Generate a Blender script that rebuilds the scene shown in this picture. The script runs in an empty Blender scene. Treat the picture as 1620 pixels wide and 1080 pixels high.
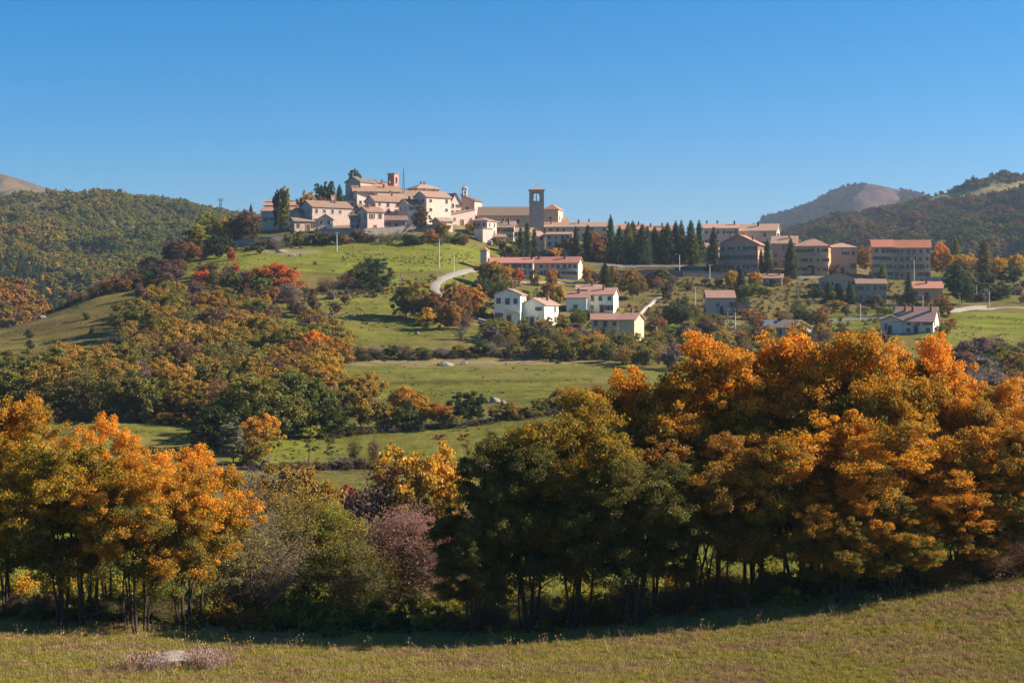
import bpy, math, random
import numpy as np
from mathutils import Vector, Matrix
random.seed(7); RNG=np.random.default_rng(7)
SC=bpy.context.scene; COL=SC.collection
K=2500.0; CX=810.0; HR=480.0     # focal length in photo pixels, optical column, eye-level row

# ------------------------------------------------------------------ camera
cam_d=bpy.data.cameras.new("camera"); cam=bpy.data.objects.new("camera",cam_d); COL.objects.link(cam)
cam_d.sensor_width=36; cam_d.lens=36*K/1620; cam_d.shift_y=-60/1620
cam_d.clip_start=0.5; cam_d.clip_end=30000
cam.location=(0,0,0); cam.rotation_euler=(math.radians(90),0,0)
SC.camera=cam
# ------------------------------------------------------------------ world + sun
SUN_AZ,SUN_EL=85.0,29.0           # azimuth measured from the view axis towards the right
W=bpy.data.worlds.new("World"); SC.world=W; W.use_nodes=True
nt=W.node_tree; bg=nt.nodes["Background"]; sky=nt.nodes.new("ShaderNodeTexSky")
sky.sky_type='NISHITA'; sky.sun_disc=False
sky.sun_elevation=math.radians(SUN_EL); sky.sun_rotation=math.radians(SUN_AZ)
sky.altitude=900; sky.air_density=1.0; sky.dust_density=2.0; sky.ozone_density=10.0
hs=nt.nodes.new('ShaderNodeHueSaturation'); hs.inputs['Saturation'].default_value=1.24; hs.inputs['Hue'].default_value=.491
nt.links.new(sky.outputs[0],hs.inputs['Color']); nt.links.new(hs.outputs[0],bg.inputs[0]); bg.inputs[1].default_value=0.068
sd=bpy.data.lights.new("sun",'SUN'); sun=bpy.data.objects.new("sun",sd); COL.objects.link(sun)
sd.energy=5.0; sd.angle=math.radians(0.53); sd.color=(1.0,0.87,0.69)
_a,_e=math.radians(SUN_AZ),math.radians(SUN_EL)
SUNV=Vector((math.sin(_a)*math.cos(_e),math.cos(_a)*math.cos(_e),math.sin(_e)))
sun.rotation_euler=SUNV.to_track_quat('Z','Y').to_euler()
vs=SC.view_settings; vs.view_transform='Standard'; vs.look='None'; vs.gamma=1; vs.use_curve_mapping=False
vs.exposure=1.12
SC.render.engine='CYCLES'
cy=SC.cycles; cy.max_bounces=7; cy.diffuse_bounces=5; cy.transmission_bounces=5; cy.glossy_bounces=2
cy.volume_bounces=1; cy.transparent_max_bounces=4; cy.use_denoising=True; cy.caustics_reflective=False; cy.caustics_refractive=False

# ------------------------------------------------------------------ helpers
def tag(o,label=None,cat=None,group=None,kind=None):
    if label: o['label']=label
    if cat: o['category']=cat
    if group: o['group']=group
    if kind: o['kind']=kind
    return o
def empty(name,loc,rz=0):
    o=bpy.data.objects.new(name,None); COL.objects.link(o); o.location=loc; o.rotation_euler=(0,0,rz); o.empty_display_size=0.5
    return o
def link(name,me,parent=None,loc=None,rot=None,scale=None):
    o=bpy.data.objects.new(name,me); COL.objects.link(o)
    if parent: o.parent=parent
    if loc is not None: o.location=loc
    if rot is not None: o.rotation_euler=rot
    if scale is not None: o.scale=scale
    return o
def npmesh(name,V,F,mats=(),mi=None,attrs=None,smooth=False):
    """V (n,3); F (m,k) with one k (3 or 4)"""
    V=np.asarray(V,np.float32); F=np.asarray(F,np.int32)
    me=bpy.data.meshes.new(name); k=F.shape[1]; m=len(F)
    me.vertices.add(len(V)); me.vertices.foreach_set("co",V.ravel())
    me.loops.add(m*k); me.loops.foreach_set("vertex_index",F.ravel())
    me.polygons.add(m); me.polygons.foreach_set("loop_start",np.arange(0,m*k,k,dtype=np.int32))
    try: me.polygons.foreach_set("loop_total",np.full(m,k,np.int32))
    except Exception: pass
    for x in mats: me.materials.append(x)
    if mi is not None: me.polygons.foreach_set("material_index",np.asarray(mi,np.int32))
    me.polygons.foreach_set("use_smooth",np.full(m,smooth))
    for nm,arr in (attrs or {}).items():
        a=me.attributes.new(nm,'FLOAT_COLOR','POINT'); arr=np.asarray(arr,np.float32)
        if arr.shape[1]==3: arr=np.concatenate([arr,np.ones((len(arr),1),np.float32)],1)
        a.data.foreach_set("color",arr.ravel())
    me.update(calc_edges=True); return me
class MB:
    """collects polygons of any size with a material slot each"""
    def __init__(s): s.v=[]; s.f=[]; s.m=[]
    def poly(s,pts,m=0):
        n=len(s.v); s.v+= [tuple(p) for p in pts]; s.f.append(tuple(range(n,n+len(pts)))); s.m.append(m)
    def box(s,c,d,m=0,rz=0,top=1.0):
        x,y,z=c; a,b,h=d[0]/2,d[1]/2,d[2]/2; n=len(s.v); cr,sr=math.cos(rz),math.sin(rz)
        for k,(i,j,l) in enumerate(((-1,-1,-1),(1,-1,-1),(1,1,-1),(-1,1,-1),(-1,-1,1),(1,-1,1),(1,1,1),(-1,1,1))):
            t=top if l>0 else 1; px,py=i*a*t,j*b*t
            s.v.append((x+px*cr-py*sr,y+px*sr+py*cr,z+l*h))
        for f in ((0,3,2,1),(4,5,6,7),(0,1,5,4),(1,2,6,5),(2,3,7,6),(3,0,4,7)):
            s.f.append(tuple(n+i for i in f)); s.m.append(m)
    def tube(s,p,q,r0,r1,n=6,m=0,cap=True):
        p=Vector(p); q=Vector(q); d=(q-p).normalized(); u=d.orthogonal().normalized(); w=d.cross(u); b=len(s.v)
        for c,r in ((p,r0),(q,r1)):
            for i in range(n):
                t=2*math.pi*i/n; s.v.append(tuple(c+u*math.cos(t)*r+w*math.sin(t)*r))
        for i in range(n):
            j=(i+1)%n; s.f.append((b+i,b+j,b+n+j,b+n+i)); s.m.append(m)
        if cap: s.f.append(tuple(b+n+i for i in range(n))); s.m.append(m); s.f.append(tuple(b+n-1-i for i in range(n))); s.m.append(m)
    def slab(s,pts,t,m=0):
        """thick plate: pts is the top outline ccw, thickness t downwards"""
        n=len(s.v); k=len(pts); s.v+=[tuple(p) for p in pts]; s.v+=[(p[0],p[1],p[2]-t) for p in pts]
        s.f.append(tuple(range(n,n+k))); s.m.append(m); s.f.append(tuple(n+k+k-1-i for i in range(k))); s.m.append(m)
        for i in range(k):
            j=(i+1)%k; s.f.append((n+i,n+k+i,n+k+j,n+j)); s.m.append(m)
    def mesh(s,name,mats):
        me=bpy.data.meshes.new(name); me.from_pydata(s.v,[],s.f)
        for x in mats: me.materials.append(x)
        me.polygons.foreach_set("material_index",s.m); me.update(); return me
    def build(s,name,mats,parent=None,**k): return link(name,s.mesh(name,mats),parent,**k)
def copy_tree(src,loc,rz=0,sc=1.0,name=None):
    r=src.copy(); COL.objects.link(r); r.location=loc; r.rotation_euler=(0,0,rz); r.scale=(sc,sc,sc) if not hasattr(sc,'__len__') else sc
    for k in ('label','group'):
        if k in r: del r[k]
    for ch in list(src.children):
        c=ch.copy(); COL.objects.link(c); c.parent=r
        for g in list(ch.children):
            d=g.copy(); COL.objects.link(d); d.parent=c
    return r

# ------------------------------------------------------------------ noise
_PH=np.random.default_rng(3).uniform(0,6.28,(24,3)); _DR=np.random.default_rng(4).uniform(0,6.28,24)
def wav(x,y,scale,k0=0,n=6):
    """smooth pseudo noise in [-1,1], wavelength about scale"""
    s=np.zeros(np.broadcast(x,y).shape); a=0
    for i in range(n):
        d=_DR[(k0+i)%24]; f=(0.7+0.23*i)*6.283/scale
        s=s+np.sin((x*math.cos(d)+y*math.sin(d))*f+_PH[(k0+i)%24,0]+1.3*np.sin((x*math.sin(d)-y*math.cos(d))*f*.6+_PH[(k0+i)%24,1])); a+=1
    return s/a*1.4
def pchip(x,y,xi):
    x=np.asarray(x,float); y=np.asarray(y,float); h=np.diff(x); d=np.diff(y)/h; m=np.zeros(len(x))
    m[0]=d[0]; m[-1]=d[-1]
    for i in range(1,len(x)-1):
        if d[i-1]*d[i]>0:
            w1=2*h[i]+h[i-1]; w2=h[i]+2*h[i-1]; m[i]=(w1+w2)/(w1/d[i-1]+w2/d[i])
    k=np.clip(np.searchsorted(x,xi)-1,0,len(x)-2); t=(xi-x[k])/h[k]
    return (2*t**3-3*t**2+1)*y[k]+(t**3-2*t**2+t)*h[k]*m[k]+(-2*t**3+3*t**2)*y[k+1]+(t**3-t**2)*h[k]*m[k+1]

# ------------------------------------------------------------------ terrain: rows at which the ground at a given depth is seen
TPX=[-400, 0, 150, 300, 400, 500, 600, 700, 760, 850, 950,1100,1250,1400,1500,1620,2000]
TAB={
 50:[1178]*17,
 62:[1092,1092,1092,1092,1092,1092,1092,1092,1092,1090,1086,1084,1082,1081,1080,1080,1080],
 78:[985,985,990,997,1000,1003,1006,1006,1005,1002,994,973,952,936,926,912,888],
 84:[972,972,977,984,987,990,993,993,992,989,982,962,942,925,915,902,880],
 110:[905,905,908,910,912,914,915,915,915,912,908,900,893,886,880,872,860],
 150:[812,812,812,812,812,812,812,812,812,810,806,800,796,790,786,780,770],
 200:[738,738,738,738,738,738,738,738,737,734,730,722,716,712,708,704,700],
 240:[690,688,683,682,684,684,682,674,668,656,646,640,636,634,632,630,628],
 300:[632,612,605,602,600,600,600,600,600,600,600,598,596,594,592,592,592],
 350:[590,572,560,552,552,560,564,564,563,562,564,565,562,560,560,562,565],
 400:[560,538,515,502,502,512,514,516,525,532,540,543,540,538,538,545,550],
 430:[548,522,485,464,462,476,480,484,496,510,519,520,522,520,514,520,525],
 460:[556,530,467,438,437,445,450,456,474,490,500,500,505,504,498,502,505],
 500:[570,548,475,414,411,413,416,422,440,456,466,473,478,480,478,480,482],
 540:[580,562,494,403,390,383,383,386,404,428,437,438,446,452,450,456,460],
 570:[590,577,514,408,372,366,364,362,380,405,414,421,428,438,436,441,446],
 600:[600,590,532,416,359,346,343,346,360,384,396,404,412,429,430,433,438],
 630:[610,604,550,428,353,327,319,334,350,366,378,390,400,426,430,433,438],
 660:[620,616,565,450,362,316,304,334,347,356,368,380,394,428,432,436,440],
 720:[640,636,600,520,420,360,350,365,372,378,388,400,412,440,446,452,458],
 900:[600]*17,
 1600:[530]*17, 4000:[499]*17, 25000:[483]*17}
_TD=np.array(sorted(TAB)); _TL=np.log(_TD)
GX=np.concatenate([np.arange(-1600,-400,40),np.arange(-400,2000,8.0),np.arange(2000,3300,40)])
GD=np.concatenate([[1,3,8,15,25,35,44],np.arange(50,90,0.8),np.arange(90,240,2.0),np.arange(240,700,1.8),np.geomspace(705,25000,40)])
def _grid():
    base=[]
    # near ground: camera stands 1.7 m above a slope that falls away under the frame
    for d in _TD: base.append(np.interp(GX,TPX,TAB[d]))
    base=np.array(base); Z=-(base-HR)/K*_TD[:,None]
    out=np.zeros((len(GD),len(GX)))
    near=np.array([0.5,4,12,25,40]); nz=np.array([-1.75,-2.8,-5.6,-8.7,-12.2])
    for j in range(len(GX)):
        out[:,j]=pchip(np.concatenate([near,_TD]),np.concatenate([nz,Z[:,j]]),GD)
    # smooth across columns in ratio space
    k=np.array([1,3,6,9,10,9,6,3,1.]); k/=k.sum()
    pad=np.pad(out,((0,0),(4,4)),'edge'); out=sum(k[i]*pad[:,i:i+out.shape[1]] for i in range(9))
    X=(GX[None,:]-CX)/K*GD[:,None]; Y=np.repeat(GD[:,None],len(GX),1)
    far=np.clip((Y-85)/60,0,1)
    out+=far*(0.28*wav(X,Y,26,0)+0.13*wav(X,Y,9,5))+0.06*wav(X,Y,5,9)*np.clip((Y-40)/20,0,1)
    return X,Y,out
GXX,GYY,GZZ=_grid()
GRR=HR-K*GZZ/GYY
def gz(x,y):
    """ground height at world x,y"""
    px=x/y*K+CX
    i=int(np.clip(np.searchsorted(GD,y)-1,0,len(GD)-2)); j=int(np.clip(np.searchsorted(GX,px)-1,0,len(GX)-2))
    ty=(y-GD[i])/(GD[i+1]-GD[i]); tx=(px-GX[j])/(GX[j+1]-GX[j])
    return float((GZZ[i,j]*(1-tx)+GZZ[i,j+1]*tx)*(1-ty)+(GZZ[i+1,j]*(1-tx)+GZZ[i+1,j+1]*tx)*ty)
def rowcol(px):
    j=int(np.clip(np.searchsorted(GX,px)-1,0,len(GX)-2)); t=(px-GX[j])/(GX[j+1]-GX[j])
    return GRR[:,j]*(1-t)+GRR[:,j+1]*t
def ray(px,row,dmin=50,dmax=700):
    """depth at which a line of sight first meets the ground"""
    r=rowcol(px); i0=int(np.searchsorted(GD,dmin)); i1=int(np.searchsorted(GD,dmax))
    seg=r[i0:i1]; hit=np.nonzero(seg<=row)[0]
    i=(i0+int(hit[0])) if len(hit) else i0+int(np.argmin(seg))
    if len(hit) and i>i0:
        t=(r[i-1]-row)/max(1e-6,r[i-1]-r[i]); return float(GD[i-1]+(GD[i]-GD[i-1])*t)
    return float(GD[i])
def G(px,row,dmin=50,D=None):
    d=D if D else ray(px,row,dmin); x=(px-CX)/K*d
    return Vector((x,d,gz(x,d)))

# ------------------------------------------------------------------ materials
MATS={}
def newmat(name):
    m=bpy.data.materials.new(name); m.use_nodes=True; t=m.node_tree; t.nodes.clear(); MATS[name]=m
    o=t.nodes.new("ShaderNodeOutputMaterial"); return m,t,o
def N(t,ty,**k):
    n=t.nodes.new(ty)
    for a,b in k.items():
        if a.startswith('i_'):
            n.inputs[a[2:]].default_value=b
        else: setattr(n,a,b)
    return n
def L(t,a,b): t.links.new(a,b)
def math_(t,op,a,b=None,c=None,clamp=False):
    n=t.nodes.new("ShaderNodeMath"); n.operation=op; n.use_clamp=clamp
    for i,x in enumerate((a,b,c)):
        if x is None: continue
        if isinstance(x,(int,float)): n.inputs[i].default_value=x
        else: L(t,x,n.inputs[i])
    return n.outputs[0]
def mixc(t,f,a,b,mode='MIX'):
    n=t.nodes.new("ShaderNodeMix"); n.data_type='RGBA'; n.blend_type=mode; n.clamp_factor=True
    if isinstance(f,(int,float)): n.inputs[0].default_value=f
    else: L(t,f,n.inputs[0])
    for i,x in ((6,a),(7,b)):
        if isinstance(x,tuple): n.inputs[i].default_value=(*x[:3],1)
        else: L(t,x,n.inputs[i])
    return n.outputs[2]
def noise(t,vec,scale,detail=3,rough=.55):
    n=N(t,"ShaderNodeTexNoise"); n.inputs["Scale"].default_value=scale; n.inputs["Detail"].default_value=detail; n.inputs["Roughness"].default_value=rough
    if vec is not None: L(t,vec,n.inputs["Vector"])
    return n.outputs["Fac"]
def bright(t,col,fac):
    """multiply a colour by a scalar socket"""
    n=t.nodes.new("ShaderNodeVectorMath"); n.operation='SCALE'; L(t,col,n.inputs[0]); L(t,fac,n.inputs['Scale']); return n.outputs[0]
def leaf_mat(name,instanced=False,trans=0.48,gloss=0.012):
    m,t,o=newmat(name)
    at=N(t,"ShaderNodeAttribute",attribute_name="lv",attribute_type='GEOMETRY')
    sp=N(t,"ShaderNodeSeparateColor"); L(t,at.outputs["Color"],sp.inputs[0]); r,g,h=sp.outputs
    if instanced:
        A=N(t,"ShaderNodeAttribute",attribute_name="tint",attribute_type='INSTANCER').outputs["Color"]
        B=N(t,"ShaderNodeAttribute",attribute_name="tint2",attribute_type='INSTANCER').outputs["Color"]
    else:
        A=N(t,"ShaderNodeObjectInfo").outputs["Color"]
        B=N(t,"ShaderNodeAttribute",attribute_name="tint_b",attribute_type='OBJECT').outputs["Color"]
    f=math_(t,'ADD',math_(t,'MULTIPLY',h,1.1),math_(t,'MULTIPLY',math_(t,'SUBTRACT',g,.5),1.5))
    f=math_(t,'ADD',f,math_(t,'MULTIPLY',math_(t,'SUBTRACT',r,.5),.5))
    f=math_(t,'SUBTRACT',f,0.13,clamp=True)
    c=mixc(t,f,A,B)  # height mixes from the shade-darkened lower tint to the lighter upper tint
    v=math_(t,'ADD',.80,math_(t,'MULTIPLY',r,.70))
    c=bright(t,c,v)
    d=N(t,"ShaderNodeBsdfDiffuse"); L(t,c,d.inputs["Color"])
    tr=N(t,"ShaderNodeBsdfTranslucent"); L(t,c,tr.inputs["Color"])
    mx=N(t,"ShaderNodeMixShader"); mx.inputs[0].default_value=trans; L(t,d.outputs[0],mx.inputs[1]); L(t,tr.outputs[0],mx.inputs[2])
    gl=N(t,"ShaderNodeBsdfGlossy"); gl.inputs["Roughness"].default_value=.45; gl.inputs["Color"].default_value=(1,1,1,1)
    m2=N(t,"ShaderNodeMixShader"); m2.inputs[0].default_value=gloss; L(t,mx.outputs[0],m2.inputs[1]); L(t,gl.outputs[0],m2.inputs[2])
    L(t,m2.outputs[0],o.inputs[0]); return m
M_LEAF=leaf_mat("leaves"); M_LEAFI=leaf_mat("leaves_mass",True,.3,.0)
def princ(name,col,rough=.8,metal=0,nscale=None,namp=.25,bump=0,bscale=None,objcol=False,spec=.3):
    m,t,o=newmat(name); p=N(t,"ShaderNodeBsdfPrincipled"); p.inputs["Roughness"].default_value=rough; p.inputs["Metallic"].default_value=metal
    try: p.inputs["Specular IOR Level"].default_value=spec
    except Exception: pass
    tc=N(t,"ShaderNodeTexCoord").outputs["Object"]
    if objcol: c=N(t,"ShaderNodeObjectInfo").outputs["Color"]
    else:
        rgb=N(t,"ShaderNodeRGB"); rgb.outputs[0].default_value=(*col,1); c=rgb.outputs[0]
    if nscale:
        n=noise(t,tc,nscale,4,.6); n2=noise(t,tc,nscale*.17,2,.5)
        v=math_(t,'ADD',1-namp,math_(t,'MULTIPLY',math_(t,'ADD',n,n2),namp)); c=bright(t,c,v)
    L(t,c,p.inputs["Base Color"])
    if bump:
        b=N(t,"ShaderNodeBump"); b.inputs["Strength"].default_value=bump; b.inputs["Distance"].default_value=.05
        L(t,noise(t,tc,bscale or nscale or 5,4),b.inputs["Height"]); L(t,b.outputs[0],p.inputs["Normal"])
    L(t,p.outputs[0],o.inputs[0]); return m
M_BARK=princ("bark",(.055,.042,.03),.9,nscale=6,namp=.4,bump=.5)
M_TWIG=princ("twig",(.16,.12,.095),.9,nscale=6,namp=.3)
M_WOODP=princ("weathered_wood",(.25,.21,.17),.85,nscale=4,namp=.3)
M_CONC=princ("concrete_pole",(.55,.52,.47),.8,nscale=3,namp=.2)
M_METAL=princ("dull_metal",(.28,.28,.29),.5,.6)
M_GLASS=princ("window_glass",(.02,.025,.035),.12,0,spec=.6)
M_FRAME=princ("window_surround",(.42,.37,.32),.8,nscale=3,namp=.2)
M_SHUT=princ("brown_shutter",(.09,.05,.03),.7)
M_DOOR=princ("door_wood",(.08,.045,.025),.7,nscale=3)
M_WHITE=princ("white_paint",(.78,.78,.76),.35,spec=.5)
M_TYRE=princ("tyre_rubber",(.02,.02,.02),.8)
M_CHIM=princ("chimney_brick",(.24,.13,.09),.9,nscale=5)
M_DARKCH=princ("sooty_chimney",(.05,.04,.04),.9,nscale=5)
M_ROCK=princ("limestone",(.27,.225,.185),.95,nscale=1.5,namp=.5,bump=.8,bscale=4)
M_LAMP=princ("lamp_housing",(.7,.7,.68),.4)
# masonry / plaster: colour of the object, courses and stains as fine relief
def masonry():
    m,t,o=newmat("old_masonry"); p=N(t,"ShaderNodeBsdfPrincipled"); p.inputs["Roughness"].default_value=.92
    tc=N(t,"ShaderNodeTexCoord").outputs["Object"]; oc=N(t,"ShaderNodeObjectInfo").outputs["Color"]
    n1=noise(t,tc,.45,5,.65); n2=noise(t,tc,2.6,3,.6)
    vo=N(t,"ShaderNodeTexVoronoi"); vo.inputs["Scale"].default_value=2.2; L(t,tc,vo.inputs["Vector"])
    sep=N(t,"ShaderNodeSeparateColor"); L(t,vo.outputs["Color"],sep.inputs[0])
    v=math_(t,'ADD',.45,math_(t,'ADD',math_(t,'MULTIPLY',n1,.55),math_(t,'ADD',math_(t,'MULTIPLY',n2,.35),math_(t,'MULTIPLY',sep.outputs[0],.22))))
    c=bright(t,oc,v)
    c=mixc(t,math_(t,'MULTIPLY',math_(t,'SUBTRACT',n1,.52,clamp=True),2.2,clamp=True),c,(.16,.13,.11))
    L(t,c,p.inputs["Base Color"])
    b=N(t,"ShaderNodeBump"); b.inputs["Strength"].default_value=.6; b.inputs["Distance"].default_value=.08
    L(t,vo.outputs["Distance"],b.inputs["Height"]); L(t,b.outputs[0],p.inputs["Normal"]); L(t,p.outputs[0],o.inputs[0]); return m
M_MAS=masonry()
M_PLAS=princ("plaster",(1,1,1),.9,nscale=.7,namp=.55,bump=.15,bscale=6,objcol=True)
def rooftile():
    m,t,o=newmat("roof_tiles"); p=N(t,"ShaderNodeBsdfPrincipled"); p.inputs["Roughness"].default_value=.9
    tc=N(t,"ShaderNodeTexCoord").outputs["Object"]; oc=N(t,"ShaderNodeObjectInfo").outputs["Color"]
    n1=noise(t,tc,.6,5,.7); n2=noise(t,tc,4,3,.7)
    v=math_(t,'ADD',.1,math_(t,'ADD',math_(t,'MULTIPLY',n1,.95),math_(t,'MULTIPLY',n2,.85)))
    c=bright(t,oc,v)
    c=mixc(t,math_(t,'MULTIPLY',math_(t,'SUBTRACT',n1,.5,clamp=True),3.5,clamp=True),c,(.24,.18,.13))
    L(t,c,p.inputs["Base Color"])
    w=N(t,"ShaderNodeTexWave"); w.bands_direction='X'; w.inputs["Scale"].default_value=1.6; w.inputs["Distortion"].default_value=.6; L(t,tc,w.inputs["Vector"])
    b=N(t,"ShaderNodeBump"); b.inputs["Strength"].default_value=.5; b.inputs["Distance"].default_value=.08
    L(t,w.outputs["Fac"],b.inputs["Height"]); L(t,b.outputs[0],p.inputs["Normal"]); L(t,p.outputs[0],o.inputs[0]); return m
M_ROOF=rooftile()
def ground_mat(name,bumpd=.15,s=1.0,amp=1.0):
    m,t,o=newmat(name); p=N(t,"ShaderNodeBsdfDiffuse")
    tc=N(t,"ShaderNodeTexCoord").outputs["Object"]
    at=N(t,"ShaderNodeAttribute",attribute_name="gc",attribute_type='GEOMETRY').outputs["Color"]
    def mp(sc):
        q=N(t,"ShaderNodeMapping"); q.inputs["Scale"].default_value=sc; L(t,tc,q.inputs["Vector"]); return q.outputs[0]
    n1=noise(t,mp((.35,1.0,1)),.12*s,6,.65); n2=noise(t,tc,.9*s,5,.75); n3=noise(t,mp((.12,.6,1)),.25*s,3,.6); n4=noise(t,tc,.03*s,3,.6)
    v=math_(t,'MULTIPLY_ADD',math_(t,'SUBTRACT',n1,.5),1.5*amp,1.0)
    v=math_(t,'MULTIPLY_ADD',math_(t,'SUBTRACT',n2,.5),1.7*amp,v)
    v=math_(t,'MULTIPLY_ADD',math_(t,'SUBTRACT',n3,.5),1.1*amp,v)
    v=math_(t,'MAXIMUM',v,.3)
    c=bright(t,at,v)
    dry=math_(t,'MULTIPLY',math_(t,'SUBTRACT',n4,.47,clamp=True),5,clamp=True)
    c=mixc(t,math_(t,'MULTIPLY',dry,.45*amp),c,(.22,.17,.06))
    br=math_(t,'MULTIPLY',math_(t,'SUBTRACT',n1,.56,clamp=True),6,clamp=True)
    c=mixc(t,math_(t,'MULTIPLY',br,.5*amp),c,(.13,.09,.04))
    L(t,c,p.inputs["Color"])
    b=N(t,"ShaderNodeBump"); b.inputs["Strength"].default_value=.9; b.inputs["Distance"].default_value=bumpd
    L(t,n2,b.inputs["Height"]); L(t,b.outputs[0],p.inputs["Normal"]); L(t,p.outputs[0],o.inputs[0]); return m
M_GROUND=ground_mat("meadow_ground",.25)
M_HILL=ground_mat("hill_ground",1.5,.08,.6)
M_ROAD=princ("pale_road",(.27,.24,.205),.95,nscale=.8,namp=.3,bump=.2)
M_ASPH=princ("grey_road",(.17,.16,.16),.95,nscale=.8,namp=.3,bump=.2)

# ------------------------------------------------------------------ ground sheet with its own colours (grass kinds, soil, rock) and painted spruce shade
ZONES=[ # px,row,rx,ry,colour,strength, Dmin,Dmax
 (110,520,190,60,(.145,.125,.045),.9,340,470),
 (90,505,120,14,(.17,.12,.06),.5,340,470),
 (330,418,110,16,(.15,.17,.04),.8,440,560),
 (560,405,230,26,(.155,.185,.035),1,460,600),
 (640,455,160,14,(.13,.18,.03),.8,440,520),
 (560,500,170,50,(.15,.165,.04),.9,380,520),
 (420,480,90,40,(.14,.14,.04),.6,380,520),
 (520,455,90,10,(.14,.10,.06),.6,430,520),
 (780,600,300,36,(.135,.15,.04),1,250,345),
 (700,574,160,6,(.26,.21,.15),.55,320,360),
 (880,572,80,5,(.28,.2,.15),.6,320,360),
 (495,588,26,12,(.36,.31,.26),.8,290,345),
 (950,608,60,7,(.16,.12,.06),.5,250,345),
 (640,690,260,40,(.15,.165,.04),.95,195,250),
 (430,715,60,22,(.15,.2,.03),.8,195,250),
 (190,690,140,30,(.15,.155,.04),1,190,260),
 (600,739,300,5,(.17,.11,.075),.9,190,206),
 (640,760,200,18,(.15,.155,.05),.9,165,198),
 (640,800,200,16,(.17,.12,.07),.7,140,175),
 (600,900,700,80,(.17,.24,.03),.9,88,150),
 (1560,520,110,36,(.155,.185,.035),1,395,470),
 (1240,470,70,26,(.14,.13,.045),.9,440,560),
 (1060,470,50,18,(.14,.15,.04),.8,430,560),
 (1060,488,60,7,(.19,.11,.07),.6,430,560),
 (1185,492,40,7,(.2,.11,.06),.7,430,560),
 (1130,525,110,9,(.2,.15,.11),.6,390,470),
 (1380,500,110,14,(.13,.16,.04),.7,410,520),
 (460,398,50,5,(.3,.26,.2),.6,480,560),
 (600,335,190,34,(.24,.20,.16),.9,545,700),(760,350,90,25,(.2,.18,.13),.8,575,700),(1100,400,260,26,(.15,.13,.08),.8,560,700),(1330,425,160,14,(.17,.14,.09),.7,540,700),
 (930,455,120,10,(.14,.13,.05),.6,430,540),(1170,466,300,34,(.135,.115,.055),.65,420,560),(1030,416,150,12,(.10,.085,.06),.9,500,600)]  # last patch paints the spruce row's ground shade
def ground_colors():
    PX=GXX/GYY*K+CX; R=GRR; D=GYY
    c=np.empty(PX.shape+(3,)); c[:]=(.125,.14,.04)
    w=np.clip(.5+.8*wav(GXX,GYY,60,3),0,1)[...,None]; c=c*(1-w*.5)+np.array((.15,.12,.05))*w*.5
    # near field: dry autumn grass with greener patches
    nf=np.clip((82-D)/3,0,1)[...,None]
    g=np.clip(.5+1.1*wav(GXX,GYY*2,12,7)+.5*wav(GXX,GYY*2,4,2),0,1)[...,None]
    fc=np.array((.26,.18,.08))*(1-g)+np.array((.22,.20,.05))*g
    c=c*(1-nf)+fc*nf
    for px,row,rx,ry,col,st,d0,d1 in ZONES:
        q=((PX-px)/rx)**2+((R-row)/ry)**2+.35*wav(GXX,GYY,max(8,rx*.12),int(px)%17)
        f=np.clip((1.25-q)/.5,0,1)*st*((D>d0)&(D<d1)); f=f[...,None]; c=c*(1-f)+np.array(col)*f
    c=c*np.array((1.04,.925,.78)); far=np.clip((D-700)/100,0,1)[...,None]; c=c*(1-far)+np.array((.09,.10,.04))*far
    return c
def sheet(name,X,Y,Z,C,mat,label=None):
    n,m=X.shape; V=np.stack([X,Y,Z],-1).reshape(-1,3)
    i=np.arange((n-1)*m).reshape(n-1,m)[:,:-1]; F=np.stack([i,i+1,i+m+1,i+m],-1).reshape(-1,4)
    me=npmesh(name,V,F,[mat],attrs={'gc':C.reshape(-1,3)},smooth=True); o=link(name,me); o['kind']='structure'
    if label: o['label']=label
    return o
sheet('terrain',GXX,GYY,GZZ,ground_colors(),M_GROUND,'grassy valley floor and village hill with meadows and pastures')

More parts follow.
